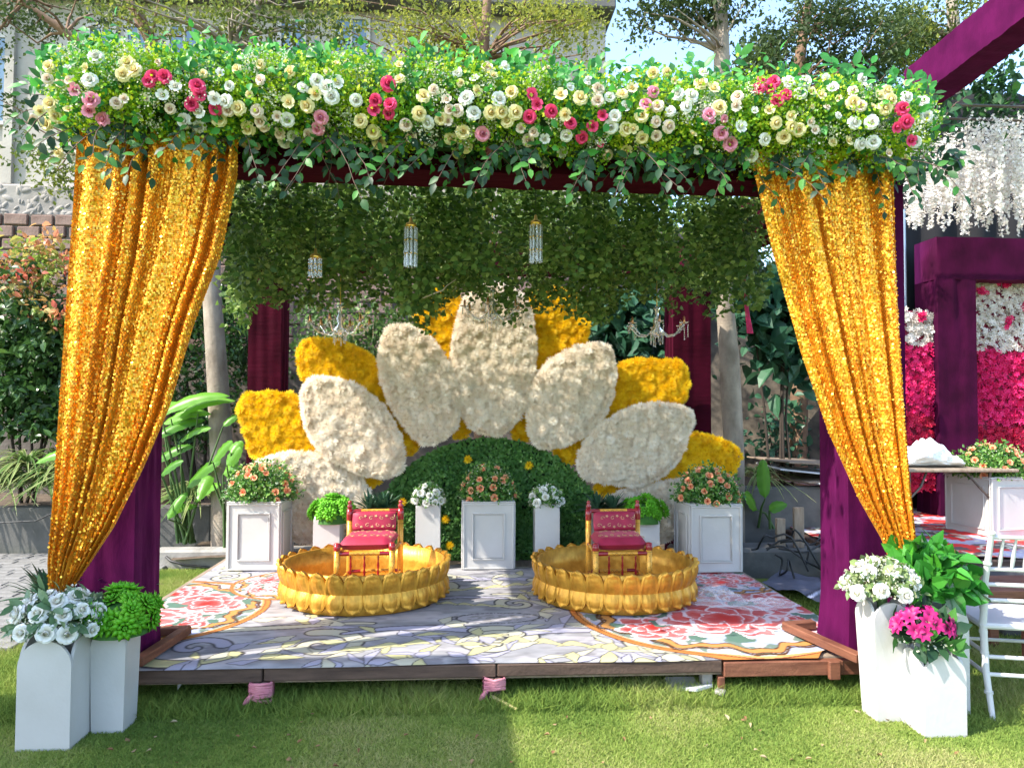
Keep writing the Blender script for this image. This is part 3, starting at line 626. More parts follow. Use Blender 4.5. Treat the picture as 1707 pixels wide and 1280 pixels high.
    def medal(cx, cy, r, seed):
        d = np.hypot(X-cx, Y-cy)/r; rg = random.Random(seed); inside = (d < 1).astype(float)
        p.fill(((d < 1.02)).astype(float), c3(92, 52, 32)); p.fill(((d < 1.01)).astype(float), ORG); p.fill((d < .975).astype(float), c3(120, 66, 38)); p.fill((d < .965).astype(float), c3(222, 160, 100)); p.fill((d < .945).astype(float), c3(214, 206, 208))
        p.fill(((d < .94) & (n1.fbm(X*7+seed, Y*9, 3) > .5)).astype(float), c3(176, 184, 214)); p.fill(((d < .94) & (n2.fbm(X*10+seed, Y*8, 3) > .6)).astype(float), c3(120, 140, 128))
        # ribbon round the rim
        an = np.arctan2(Y-cy, X-cx); wv = .83+.05*np.sin(an*11)+.02*np.sin(an*29)
        p.fill((np.abs(d-wv) < .045).astype(float), c3(96, 62, 40)); p.fill((np.abs(d-wv) < .030).astype(float), c3(210, 150, 84)); p.fill((np.abs(d-wv-.06) < .012).astype(float), c3(90, 60, 40))
        fl = [(.42, -.34, .3), (-.5, -.38, .32), (.1, .52, .34), (-.48, .25, .42), (.46, .2, .44), (-.02, -.2, .52)]
        WX = X+.10*(n1.fbm(X*5+seed, Y*5, 2)-.5)+.05*(n2.fbm(X*16, Y*16+seed, 2)-.5); WY_ = Y+.10*(n2.fbm(X*5+7, Y*5+seed, 2)-.5)+.05*(n1.fbm(X*16+3, Y*16, 2)-.5)
        for (fx, fy, fr) in fl:
            ex, ey = cx+fx*r, cy+fy*r; rr = np.hypot(WX-ex, WY_-ey)/(fr*.80*r); th = np.arctan2(WY_-ey, WX-ex)+rg.random()*6
            wob = .22*n1.fbm(X*14+fx*9, Y*14, 2)
            lobL = (rr < (.9+.35*np.abs(np.cos(th*2.5)))) & (d < .86); p.fill((lobL & (np.sin(th*5+1) > .5)).astype(float), c3(96, 128, 112))
            for k, (sc, npt) in enumerate(((1.0, 3.5), (.78, 3), (.56, 2.5), (.34, 2))):
                ed = sc*(.58+.42*np.abs(np.cos(th*npt+k*.9))**.7+wob); q = rr/ed; m = (q < 1) & (d < .9); tt = np.clip(q, 0, 1)**3; tt = tt*(.1+.95*n2.fbm(X*22+k, Y*22, 2))
                colr = RED[None]*(1-np.clip(tt, 0, 1))[:, None]+c3(238, 186, 186)[None]*np.clip(tt, 0, 1)[:, None]; colr = np.where((q > .90)[:, None], c3(242, 222, 226)[None], colr); mm = m[:, None]; p.C = np.where(mm, colr, p.C)
    l = G(445, 1012, .2); medal(l.x-.80, l.y-.05, .80, 3)
    g1 = G(1150, 1083, .2); g2 = G(1340, 1096, .2); medal(1.62, G(1250, 1098, .2).y+.93, .93, 9)
    l = G(388, 975, .2); medal(l.x+.46, l.y+.02, .46, 5); l = G(1230, 980, .2); medal(l.x-.05, l.y+.25, .42, 6)
    return p.C*.68
cfr = [G(px, 1110, .2) for px in (245, 600, 830, 1100, 1300, 1387)]
for c_, o_ in zip(cfr, (-.012, -.006, .012, -.004, .012, .004)): c_.y = FX-.004+o_
CL = G(376, 937, .2).x-.02; NX, NY = 520, 290
def cedge(x): return float(np.interp(x, [-2.1]+[c.x for c in cfr], [cfr[0].y]+[c.y for c in cfr]))
u = np.linspace(0, 1, NX+1); v = np.linspace(0, 1, NY+1)
xr = np.interp(v, [0, .06, .2, 1], [cfr[-1].x, cfr[-1].x+.06, G(1360, 1020, .2).x-.02, G(1237, 955, .2).x])
Xc = CL+(xr[:, None]-CL)*u[None]; fe = np.interp(Xc, [-2.1]+[c.x for c in cfr], [cfr[0].y]+[c.y for c in cfr])
yb = np.interp(u, [0, 1], [6.55, G(1237, 955, .2).y+.02]); Yc = fe+(yb[None]-fe)*v[:, None]**1.15
nz = Noise2(2); Zc = .203+.010*nz.fbm(Xc*2.2+9, Yc*2.2, 3)-.006
Zc = np.maximum(Zc, .199); front = np.clip(1-(Yc-fe)/.05, 0, 1); Zc = Zc-.012*front*front
Vc = np.stack([Xc, Yc, Zc], -1).reshape(-1, 3)
cc_ = carpet_colors(Vc[:, 0].copy(), Vc[:, 1].copy())
I = np.arange((NX+1)*(NY+1)).reshape(NY+1, NX+1)
Tq = np.stack([I[:-1, :-1], I[:-1, 1:], I[1:, 1:], I[1:, :-1]], -1).reshape(-1, 4)
tag(obj('stage_carpet', mesh_np('stage_carpet', Vc, Tq, True, col=np.concatenate([cc_, np.ones((len(cc_), 1))], 1)), M['carpet']), 'printed grey carpet with red peony medallions and cream scrolls on the stage', 'carpet')
# loose carpet flap on the ground to the right of the stage
def strip_carpet(name, label, quad, z, seed, amp=.03, n=(60, 24)):
    a, b, c, d = [np.array(q[:2]) for q in quad]; U, Vv = np.meshgrid(np.linspace(0, 1, n[0]+1), np.linspace(0, 1, n[1]+1))
    XY = a*((1-U)*(1-Vv))[..., None]+b*(U*(1-Vv))[..., None]+c*(U*Vv)[..., None]+d*((1-U)*Vv)[..., None]
    nn = Noise2(seed); Z = z+amp*nn.fbm(XY[..., 0]*4, XY[..., 1]*5, 3); Vv_ = np.concatenate([XY, Z[..., None]], -1).reshape(-1, 3)
    I = np.arange((n[0]+1)*(n[1]+1)).reshape(n[1]+1, n[0]+1); T = np.stack([I[:-1, :-1], I[:-1, 1:], I[1:, 1:], I[1:, :-1]], -1).reshape(-1, 4)
    return Vv_, T
fv, ft = strip_carpet('', '', [G(1270, 968, .1), G(1372, 1000, .1), G(1375, 960, .1), G(1300, 950, .1)], .05, 4, .08)
p = Painter(fv[:, 0], fv[:, 1]); p.C = c3(96, 96, 108)[None]*(.7+.5*Noise2(3).fbm(fv[:, 0]*8, fv[:, 1]*9)[:, None])
for k in range(5): p.stroke(bez((fv[:, 0].min()+.15*k, fv[:, 1].min()+.05+.08*k), (fv[:, 0].min()+.3+.1*k, fv[:, 1].min()+.3), (fv[:, 0].max()-.2, fv[:, 1].min()+.1*k), (fv[:, 0].max(), fv[:, 1].max()-.1*k)), .014, c3(190, 190, 206), DKL)
tag(obj('carpet_flap', mesh_np('carpet_flap', fv, ft, True, col=np.concatenate([p.C, np.ones((len(fv), 1))], 1)), M['carpet']), 'crumpled grey carpet end lying on the ground behind the right purple post', 'carpet')

# ---------------------------------------------------------------- pavilion frame: posts and beams in velvet
def cloth_post(name, label, x0, x1, y0, y1, z0, z1, mat, flare=.0, seed=1, amp=.006, cat='post'):
    nn = Noise2(seed); per = []; n = 14
    for k in range(n+1): per.append((x0+(x1-x0)*k/n, y0, 0, -1))
    for k in range(n+1): per.append((x1, y0+(y1-y0)*k/n, 1, 0))
    for k in range(n+1): per.append((x1-(x1-x0)*k/n, y1, 0, 1))
    for k in range(n+1): per.append((x0, y1-(y1-y0)*k/n, -1, 0))
    NZ = 40; V = []; m = len(per)
    for j in range(NZ+1):
        z = z0+(z1-z0)*j/NZ; fl = flare*max(0, 1-j/6)**2
        for k, (x, y, nx, ny) in enumerate(per):
            a = amp*1.6*(float(nn.at(np.array([k*.55]), np.array([z*2.2]))[0])-.5)*2+.6*amp*math.sin(k*1.3+z*3*flare*8)+amp*1.2*(float(nn.at(np.array([k*.3+z*2.5]), np.array([z*9+k*.4]))[0])-.5)
            kk = k % (n+1); a *= math.sin(math.pi*kk/n)
            V.append((x+nx*a+(fl if x > x0+.5*(x1-x0) else -fl), y+ny*a+(fl if y > y0+.5*(y1-y0) else -fl), z))
    T = [(j*m+k, j*m+k+1, (j+1)*m+k+1, (j+1)*m+k) for j in range(NZ) for k in range(m) if k % (n+1) != n]
    o = obj(name, mesh_np(name, V, T, True), mat)
    tag(o, label, cat); return o
CY0, CY1 = 3.90, 4.22
lx = P(224, 900, CY0).x; rx = P(1415, 900, CY0).x
BZ0, BZ1 = 2.74, 3.02
cloth_post('velvet_post', 'purple velvet front post behind the left gold curtain', lx-.33, lx, CY0, CY1, .2, BZ0+.02, M['velvet'], .012, 1)
cloth_post('velvet_post', 'purple velvet front post beside the right gold curtain', rx, rx+.33, CY0, CY1, .19, BZ0+.02, M['velvet'], .02, 2)
BKY = 6.72
b0 = P(413, 600, BKY).x; b1 = P(468, 600, BKY).x; b2 = P(1117, 600, BKY).x; b3 = P(1185, 600, BKY).x
cloth_post('velvet_post', 'dark maroon back post left of the flower backdrop', b0, b1, BKY, BKY+.3, .1, BZ0+.02, M['maroon'], .005, 3)
cloth_post('velvet_post', 'dark maroon back post right of the flower backdrop', b2+.03, b3, BKY, BKY+.3, .1, BZ0+.02, M['maroon'], .005, 4)
def beam(name, label, a, b, h, w, mat, seed, cat='beam'):
    a = Vector(a); b = Vector(b); d = (b-a); L_ = d.length; d.normalize(); s = d.cross(Vector((0, 0, 1))).normalized(); up = s.cross(d); n = 60; V = []; nn = random.Random(seed)
    ring = [(-.5, 0), (-.5, .5), (-.5, 1), (-.5, 1), (0, 1), (.5, 1), (.5, 1), (.5, .5), (.5, 0), (.5, 0), (0, 0), (-.5, 0)]; m = len(ring)
    for i in range(n+1):
        q = a+d*L_*i/n; jj = [(nn.uniform(-.02, .02), nn.uniform(-.005, .005)) for _ in ring]; jj[3] = jj[2]; jj[6] = jj[5]; jj[9] = jj[8]; jj[11] = jj[0]
        for (p_, r_), (j1, j2) in zip(ring, jj): V.append(q+s*w*p_*(1+j1)+up*(h*r_+j2))
    T = [(i*m+k, (i+1)*m+k, (i+1)*m+k+1, i*m+k+1) for i in range(n) for k in range(m-1) if k not in (2, 5, 8)]
    for o_ in (0, n*m):
        for q4 in ((0, 1, 7, 8), (1, 2, 5, 7)): T.append(tuple(o_+z_ for z_ in q4))
    me = mesh_np(name, V, T, True); o = obj(name, me, mat); return tag(o, label, cat)
beam('velvet_beam', 'maroon velvet front beam under the flower garland', (lx-.3, 4.06, BZ0+.04), (rx+.3, 4.06, BZ0-.0), .28, .3, M['maroon'], 1)
beam('velvet_beam', 'maroon velvet roof beam along the left side of the pavilion', (lx-.17, 4.23, BZ0+.02), ((b0+b1)/2, BKY+.12, BZ0+.02), .26, .28, M['maroon'], 2)
beam('velvet_beam', 'maroon velvet roof beam along the right side of the pavilion', (rx+.17, 4.23, BZ0+.02), ((b2+b3)/2, BKY+.12, BZ0+.02), .26, .28, M['maroon'], 3)
beam('velvet_beam', 'maroon velvet roof beam along the back of the pavilion', ((b0+b1)/2+.16, BKY+.15, BZ0+.02), ((b2+b3)/2-.16, BKY+.15, BZ0+.02), .26, .26, M['maroon'], 4)
tag(MB().grid(lambda u, v: (lx-.1+(rx-lx+.2)*u+(.06*v*(1-2*u)), 4.1+2.7*v, BZ1+.02+.01*math.sin(9*u)*math.sin(7*v)), 20, 14).build('added_roof_net', M['net']), 'dark roof net added over the hanging ivy to shade the stage', 'canopy')  # net added to shade the stage, see-through enough to let sun filter in
# ================================================================ GOLD SEQUIN CURTAINS
def curtain(label, outer, inner, y0, npl, seed):
    rng = np.random.default_rng(seed)
    zt = 2.86; zb = min(P(*outer[-1], y0).z, P(*inner[-1], y0).z)
    oz = [(P(px, py, y0).z, P(px, py, y0).x) for px, py in outer][::-1]; iz = [(P(px, py, y0).z, P(px, py, y0).x) for px, py in inner][::-1]
    fo = lambda z: np.interp(z, [q[0] for q in oz], [q[1] for q in oz]); fi = lambda z: np.interp(z, [q[0] for q in iz], [q[1] for q in iz])
    ph = rng.random(6)*6.28
    def surf(u, v):
        u = np.asarray(u, float); v = np.asarray(v, float); z = zt+(zb-zt)*v; xo = fo(z); xi = fi(z)
        wu = u+.025*np.sin(6.28*2.3*u+ph[0])+.01*np.sin(v*5+u*20)
        amp = (.033*(1-v)+.026*v)*np.minimum(1, np.abs(xi-xo)/.25+.25)*(.65+.35*np.sin(6.28*1.7*u+ph[3]+v))
        yy = y0-.05-amp*np.sin(2*math.pi*npl*wu+ph[1]+.8*np.sin(v*3))-.28*amp*np.sin(2*math.pi*npl*2.3*wu+ph[2]+v*2)-.08*v*(1-u)
        x = xo+(xi-xo)*u
        return np.stack([x, yy, z+.0*u], -1)
    t = thing('sequin_curtain', label, 'curtain', tuple(surf(0, 1)))
    NU, NV = 180, 120; U, V_ = np.meshgrid(np.linspace(0, 1, NU+1), np.linspace(0, 1, NV+1)); Vt = surf(U, V_).reshape(-1, 3)
    I = np.arange((NU+1)*(NV+1)).reshape(NV+1, NU+1); T = np.stack([I[:-1, :-1], I[:-1, 1:], I[1:, 1:], I[1:, :-1]], -1).reshape(-1, 4)
    cl = obj('net_cloth', mesh_np('net_cloth', Vt, T, True), M['goldcloth'], t)
    pos = []; nor = []
    zs = np.arange(zb+.005, zt, .0096)
    for k, z in enumerate(zs):
        v = (z-zt)/(zb-zt); wd = abs(fi(z)-fo(z)); n = max(14, int(wd*1.45/.0100)); u = (np.arange(n)+.5*(k % 2)+rng.uniform(-.15, .15, n))/n; u = u[(u > 0) & (u < 1)]
        e = 1e-3; p0 = surf(u, np.full_like(u, v)); du = surf(u+e, np.full_like(u, v))-p0; dv = surf(u, np.full_like(u, v+e))-p0
        nn = nrm(np.cross(du, dv)); nn *= np.where(nn[:, 1:2] > 0, -1, 1)
        pos.append(p0+nn*.004); nor.append(nn)
    pos = np.concatenate(pos); nor = np.concatenate(nor); n = len(pos)
    nz = nrm(nor+rng.normal(size=(n, 3))*.24); hexv = np.array([(math.cos(k*math.pi/3), math.sin(k*math.pi/3), 0) for k in range(6)]); hexf = np.array([(0, 1, 2), (0, 2, 3), (0, 3, 4), (0, 4, 5)])
    yd = np.cross(nz, np.array([1, .2, .1])); Rm = frames(yd, nz)
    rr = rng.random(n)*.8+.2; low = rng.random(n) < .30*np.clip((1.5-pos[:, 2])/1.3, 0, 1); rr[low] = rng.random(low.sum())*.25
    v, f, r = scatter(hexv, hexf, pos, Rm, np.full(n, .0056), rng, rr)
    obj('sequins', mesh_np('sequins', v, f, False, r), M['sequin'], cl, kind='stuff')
    return t
curtain('gold sequin curtain gathered to the left of the stage', [(140, 225), (135, 330), (126, 480), (118, 650), (112, 800), (104, 930), (107, 990)], [(402, 225), (400, 300), (372, 430), (330, 540), (290, 680), (250, 775), (200, 875), (160, 935), (121, 990)], 3.80, 8, 3)
curtain('gold sequin curtain gathered to the right of the stage', [(1480, 225), (1481, 330), (1484, 480), (1490, 650), (1496, 800), (1503, 900), (1502, 962)], [(1246, 225), (1252, 290), (1282, 420), (1330, 590), (1375, 720), (1425, 830), (1462, 895), (1486, 962)], 3.80, 7, 4)

# ================================================================ FLOWER GARLAND ON THE FRONT BEAM
gx0, gx1 = P(48, 190, 3.6).x, P(1592, 200, 3.6).x
gar = thing('flower_garland', 'thick garland of roses and green leaves along the front beam', 'garland', ((gx0+gx1)/2, 3.95, 2.9))
def gz(x): return 3.045-.02*(x-.3)                    # centre height along the beam
def gfront(x, z):                                     # depth of the front surface
    e = min(1, max(0, (x-gx0)/.25, 0)) if x < 0 else min(1, max(0, (gx1-x)/.25)); h = (z-gz(x))/.30
    return 3.97-.42*math.sqrt(max(.02, 1-h*h))*(.45+.55*e)
RL = {0: {'W': [(473, 280), (443, 395), (870, 428), (805, 472), (1063, 487), (1117, 503), (990, 550), (990, 632), (1458, 678), (1415, 700), (1425, 595), (1620, 435), (1675, 410), (1645, 480), (912, 600), (1572, 400)],
      'C': [(630, 310), (610, 370), (665, 345), (198, 550), (248, 515), (278, 575), (228, 615), (1085, 592), (1182, 537), (1097, 690), (1228, 640), (1215, 702), (1437, 355), (1432, 508), (1523, 525), (1565, 468)],
      'H': [(755, 375), (735, 400), (815, 380), (980, 425), (990, 470), (950, 517), (1067, 542)], 'L': [(372, 445), (450, 495), (440, 550), (508, 592), (1592, 585), (1575, 640), (1600, 708), (1645, 730)],
      'B': [(235, 390), (293, 405), (578, 510), (615, 490), (842, 540), (1130, 548), (1272, 550), (1290, 605), (1310, 630), (1375, 578), (1385, 665), (1530, 668), (160, 590), (1272, 727)]},
      570: {'W': [(70, 498), (425, 610), (655, 560), (440, 715), (420, 768), (615, 485), (780, 490), (1005, 690), (1113, 675), (1090, 758), (1355, 575), (1335, 630), (1665, 465), (1005, 808)],
      'C': [(92, 600), (155, 655), (185, 705), (405, 475), (385, 565), (490, 590), (600, 655), (540, 690), (580, 755), (615, 725), (740, 558), (793, 555), (862, 558), (840, 458), (1085, 470), (1185, 485), (1108, 568), (1410, 640), (1445, 640), (1490, 685), (1410, 748), (1487, 570), (820, 600)],
      'H': [(230, 415), (165, 500), (160, 545), (237, 515), (230, 565), (940, 470), (970, 518), (1040, 553), (930, 580), (1135, 610), (1243, 625), (1193, 685), (1293, 572), (1285, 715)], 'L': [(698, 665), (720, 755), (1547, 455), (1510, 515)],
      'B': [(520, 492), (535, 545), (572, 550), (525, 600), (318, 620), (342, 680), (888, 635), (925, 697), (952, 655), (1275, 440), (1625, 630), (1562, 605), (1560, 675), (1320, 770), (1390, 790), (145, 748), (1270, 500)]},
      1137: {'W': [(50, 475), (25, 530), (588, 462), (530, 405), (615, 400), (290, 630), (415, 692), (345, 775), (857, 608), (940, 605), (950, 705), (1117, 483), (1195, 500), (1213, 577), (745, 435), (890, 715), (1160, 705)],
      'C': [(95, 410), (155, 440), (185, 533), (640, 453), (692, 470), (470, 610), (545, 628), (580, 645), (540, 575), (505, 680), (980, 475), (1020, 450), (1035, 497), (1010, 535), (850, 510)],
      'H': [(380, 437), (455, 405), (438, 432), (520, 465), (475, 497), (398, 388), (1065, 632), (1115, 605), (1095, 538), (1135, 698)], 'L': [(135, 568), (195, 662), (240, 715), (150, 600), (215, 590)],
      'B': [(275, 478), (268, 525), (640, 605), (660, 645), (850, 447), (885, 525)]}}
small = {(1272, 727), (1285, 715), (398, 388), (150, 600), (215, 590), (145, 748), (1390, 790)}
rose_xy = []
for off, d in RL.items():
    for kd, lst in d.items():
        for (zx, zy) in lst:
            px, py = off+zx/2.977, zy/2.977; q = P(px, py, 3.6); y = gfront(q.x, q.z)-.065; q = P(px, py, y)
            hz = (q.z-gz(q.x))/.3; dv = Vector((random.uniform(-.4, .4), -1, hz*.7+random.uniform(-.3, .3)+.1))
            sz = random.uniform(.030, .038)*(.6 if (zx, zy) in small else 1)*(.85 if kd == 'B' else 1)
            o = place_rose(gar, q-dv.normalized()*.012, dv, sz, kd, 'half' if random.random() < .22 else 'full')
            rose_xy.append((q.x, q.z))
for i in range(420):
    px = random.uniform(75, 1545); py = random.uniform(102+.035*max(0, px-600), 266); q = P(px, py, 3.6); y = gfront(q.x, q.z)-.05; q = P(px, py, y)
    if min((q.x-a)**2+(q.z-b)**2 for a, b in rose_xy) < .058**2: continue
    rose_xy.append((q.x, q.z)); place_rose(gar, q, Vector((random.uniform(-.6, .6), -1, random.uniform(-.3, .7))), random.uniform(.018, .031), random.choice('CCCWBBWWC'), random.choice(('half', 'full')), 'rosebud')
rng = np.random.default_rng(77)
def gsurf(n, ang0, ang1, rng, r=1.0):
    """points on the garland's rounded body; angle 0 = front, +90 = top"""
    x = gx0+.03+(gx1-gx0-.06)*rng.random(n); a = np.radians(ang0+(ang1-ang0)*rng.random(n)); e = np.clip(np.minimum((x-gx0)/.25, (gx1-x)/.25), 0, 1)*.55+.45
    rr = r*(.82+.28*rng.random(n)); zc = 3.045-.02*(x-.3)
    pos = np.stack([x, 3.97-.42*e*rr*np.cos(a), zc+.27*rr*np.sin(a)*(.6+.4*e)], -1)
    return pos, np.stack([0*a, -np.cos(a), np.sin(a)], -1)
# body: moss-like core so nothing shows through
MB().grid(lambda u, v: (gx0+.06+(gx1-gx0-.12)*u, 3.99-.33*math.cos(2*math.pi*v)*min(1, .3+9*min(u, 1-u)), gz(gx0+(gx1-gx0)*u)+.20*math.sin(2*math.pi*v)*min(1, .3+9*min(u, 1-u))), 60, 16).build('core', pm('garland_core', (.02, .05, .015), (.04, .10, .025), .9, scale=20), gar)
def clumpy(npos, per, a0, a1, spread, r=1.0):
    c, nn = gsurf(npos, a0, a1, rng, r); n = npos*per; c = np.repeat(c, per, 0); nn = np.repeat(nn, per, 0); return c+rng.normal(size=(n, 3))*spread, nn, np.repeat(rng.random(npos), per)
# lime filler sprigs
pos, nn, tone = clumpy(620, 46, -62, 32, .034); n = len(pos)
v1 = scatter(QROUND[0], QROUND[1], pos, frames(rdir(n, rng)+nn*.6, nn+rdir(n, rng)*.8), rng.uniform(.014, .024, n), rng, np.clip(tone*.6+.4*rng.random(n), 0, 1))
v, f, r = v1; obj('lime_filler', mesh_np('lime_filler', v, f, False, r), M['l_lime'], gar, kind='stuff')
pos, nn, tone = clumpy(130, 80, -58, 18, .026, 1.06); n = len(pos)
v, f, r = scatter(QROUND[0], QROUND[1], pos, frames(rdir(n, rng)+nn*.5, nn+rdir(n, rng)*.9), rng.uniform(.008, .014, n), rng, np.clip(tone*.6+.4*rng.random(n), 0, 1))
obj('white_filler', mesh_np('white_filler', v, f, False, r), M['l_white'], gar, kind='stuff')
pos, nn, tone = clumpy(340, 9, -75, 55, .05, .95); n = len(pos)
v, f, r = scatter(LEAF[0], LEAF[1], pos, frames(rdir(n, rng)+nn*.5, nn+rdir(n, rng)*.5), rng.uniform(.035, .06, n), rng, np.clip(tone*.5+.3*rng.random(n), 0, 1))
obj('rose_foliage', mesh_np('rose_foliage', v, f, True, r), M['l_big'], gar, kind='stuff')
# leafy sprays: stem + single leaves (nearest as separate leaves)
LEAFMESH = {}
for nm, mt in (('l_big', M['l_big']), ('l_dark', M['l_dark'])):
    for k in range(4):
        lv = LEAFE if k % 2 else leaf_shape(.31, .07, .25, ((0, 0), (.28, .9), (.62, .85), (1, 0))); LEAFMESH[nm, k] = mesh_np('leaf', lv[0], lv[1], True, np.full(len(lv[0]), (.15, .4, .65, .95)[k]), mats=[mt])
nleaf = 0; bulk = {'l_big': [], 'l_dark': []}; bstem = MB()
def spray(p0, d, L, nl, size, kind, single, seed):
    global nleaf
    rg = random.Random(seed); d = Vector(d).normalized(); g = Vector((0, 0, -1)); pts = []
    for j in range(6):
        s = j/5; pts.append(Vector(p0)+d*L*s+g*(.28*L*s*s)+Vector((rg.uniform(-.01, .01), rg.uniform(-.01, .01), 0)))
    if single: stem = MB().tube(pts, [.0028, .0026, .0022, .002, .0016, .001], 5, False).build('leaf_spray', M['stem'], gar)
    else: bstem.tube(pts, [.0028, .0026, .0022, .002, .0016, .001], 4, False)
    for k in range(nl):
        s = .18+.82*k/(nl-1); i = min(4, int(s*5)); q = pts[i].lerp(pts[i+1], s*5-i); t = (pts[i+1]-pts[i]).normalized()
        side = t.cross(Vector((rg.uniform(-.5, .5), -1, rg.uniform(-.3, .6)))).normalized()*(1 if k % 2 else -1)
        yd = (t*rg.uniform(.4, .9)+side*rg.uniform(.7, 1.1)+Vector((0, 0, rg.uniform(-.5, .1)))) if k < nl-1 else t
        zh = Vector((rg.uniform(-.6, .6), -1, rg.uniform(-.1, 1))); sz = size*rg.uniform(.75, 1.15)
        yd.normalize(); x = yd.cross(zh).normalized(); z = x.cross(yd)
        if single and nleaf < 300:
            Rm = Matrix((x, yd, z)).transposed().to_4x4(); nleaf += 1
            obj('leaf', LEAFMESH[kind, rg.randrange(4)], None, stem, Matrix.Translation(q) @ Rm @ Matrix.Scale(sz, 4))
        else: bulk[kind].append((q, (x, yd, z), sz, rg.random()))
sd = 0
rg = random.Random(12)
tops = [(60, 95), (75, 75), (100, 110), (160, 80), (190, 60), (200, 95), (265, 90), (340, 70), (350, 95), (380, 85), (400, 110), (455, 75), (480, 100), (510, 75), (540, 105), (560, 75), (600, 95), (640, 90), (700, 60), (710, 85), (740, 70), (750, 100), (780, 110), (830, 110), (870, 80), (880, 95), (900, 110), (940, 105), (975, 110), (1010, 105), (1060, 100), (1090, 110), (1150, 85), (1180, 100), (1240, 80), (1290, 105), (1340, 110), (1380, 90), (1430, 95), (1460, 85), (1500, 115), (1540, 120)]
for i, (px, py) in enumerate(tops):
    tip = P(px, py, 3.72+rg.uniform(-.1, .25)); b = Vector((tip.x+rg.uniform(-.16, .16), 3.85+rg.uniform(-.1, .15), gz(tip.x)+.12)); d = tip-b
    spray(b, d+Vector((0, 0, .3*d.length)), d.length*1.1, 10, .08, 'l_big', i % 3 == 0, i)
    b2 = b+Vector((rg.uniform(-.12, .12), .1, 0)); spray(b2, d+Vector((rg.uniform(-.2, .2), .1, 0)), d.length*.95, 9, .074, 'l_big', False, i+500)
    if px > 1000: spray(b+Vector((.1, .1, 0)), d+Vector((.3, 0, .1)), d.length*1.1, 8, .055, 'l_dark', False, i+700)
for i in range(48):
    x = gx0+(gx1-gx0)*(i+.5)/48; b = Vector((x, 3.80+rg.uniform(-.1, .2), gz(x)+.12)); spray(b, (rg.uniform(-.6, .6), rg.uniform(-.5, .2), 1), rg.uniform(.09, .19), 7, .07, 'l_big', False, i+900)
lows = [(230, 290), (190, 280), (330, 270), (285, 250), (480, 300), (500, 320), (590, 330), (610, 300), (640, 300), (690, 290), (740, 310), (800, 320), (815, 300), (870, 310), (880, 290), (960, 330), (975, 310), (1030, 340), (1040, 315), (1105, 320), (1130, 310), (1190, 345), (1200, 320), (1320, 320), (1345, 345), (1365, 330), (1400, 310), (1330, 290), (1520, 320), (1560, 300), (1580, 280), (1590, 250), (1500, 290), (120, 270), (75, 250), (430, 290), (160, 270), (1290, 300), (1470, 285), (1510, 355)]
for i, (px, py) in enumerate(lows):
    tip = P(px, 250+(py-250)*.72, 3.55+rg.uniform(-.06, .1)); b = Vector((tip.x+rg.uniform(-.18, .18), 3.68+rg.uniform(-.04, .08), gz(tip.x)-.19)); d = tip-b
    spray(b, d+Vector((0, -.05, .25*d.length)), d.length*1.15, 9, .062, 'l_dark', i % 2 == 0, i+100)
    spray(b+Vector((rg.uniform(-.1, .1), .08, .0)), d+Vector((rg.uniform(-.1, .1), .1, .1)), d.length*.8, 7, .058, 'l_dark', False, i+1100)
for i in range(50):
    x = gx0+(gx1-gx0)*(i+.5)/50; b = Vector((x, 3.72+rg.uniform(-.1, .2), gz(x)-.17)); spray(b, (rg.uniform(-1, 1), rg.uniform(-.5, .1), -.5), rg.uniform(.12, .2), 7, .058, 'l_dark', False, i+1300)
for px, py in ((55, 200), (45, 150), (60, 120), (1590, 200), (1600, 230), (1575, 170), (1598, 260), (1585, 290), (1560, 140), (40, 185)):
    tip = P(px, py, 3.75); s_ = -1 if px < 800 else 1; b = Vector((tip.x-.25*s_, 3.9, gz(tip.x)+rg.uniform(-.1, .1))); spray(b, tip-b+Vector((0, 0, .06)), (tip-b).length*1.1, 9, .06, 'l_big' if rg.random() < .5 else 'l_dark', False, int(px)+1500)
for kd, lst in bulk.items():
    pos = np.array([q[0] for q in lst]); Rm = np.array([[list(c) for c in q[1]] for q in lst]).transpose(0, 2, 1); v, f, r = scatter(LEAFE[0], LEAFE[1], pos, Rm, np.array([q[2] for q in lst]), rng, np.array([q[3] for q in lst]))
    obj('spray_leaves', mesh_np('spray_leaves', v, f, True, r), M[kd], gar, kind='stuff')
bstem.build('spray_stems', M['stem'], gar, kind='stuff')

# ================================================================ HANGING IVY UNDER THE ROOF
ivy = thing('hanging_ivy', 'dense curtain of hanging ivy strands under the pavilion roof', 'ivy', (.25, 5.2, BZ1))
ivm = []
for k in range(7):
    rg2 = np.random.default_rng(300+k); n = 135; L_ = 1.0; s = rg2.random(n)
    pos = np.stack([rg2.normal(size=n)*.05, rg2.normal(size=n)*.05, -s], -1); yd = np.stack([rg2.normal(size=n)*.7, rg2.normal(size=n)*.7-.2, -np.ones(n)*.8], -1); zh = rdir(n, rg2)*.8+np.array([0, -1, .3])
    ivm.append(mesh_np('vine_strand', *scatter(LEAFW[0], LEAFW[1], pos, frames(yd, zh), np.repeat(rg2.uniform(.036, .058, n)[:, None], 3, 1), rg2)[:2], True, None))
    a = ivm[-1].attributes.new('rnd', 'FLOAT', 'POINT'); a.data.foreach_set('value', np.repeat(rg2.random(n), len(LEAFW[0])).astype(np.float32)); ivm[-1].materials.append(M['l_ivy'])
ni = 0; rg = random.Random(5)
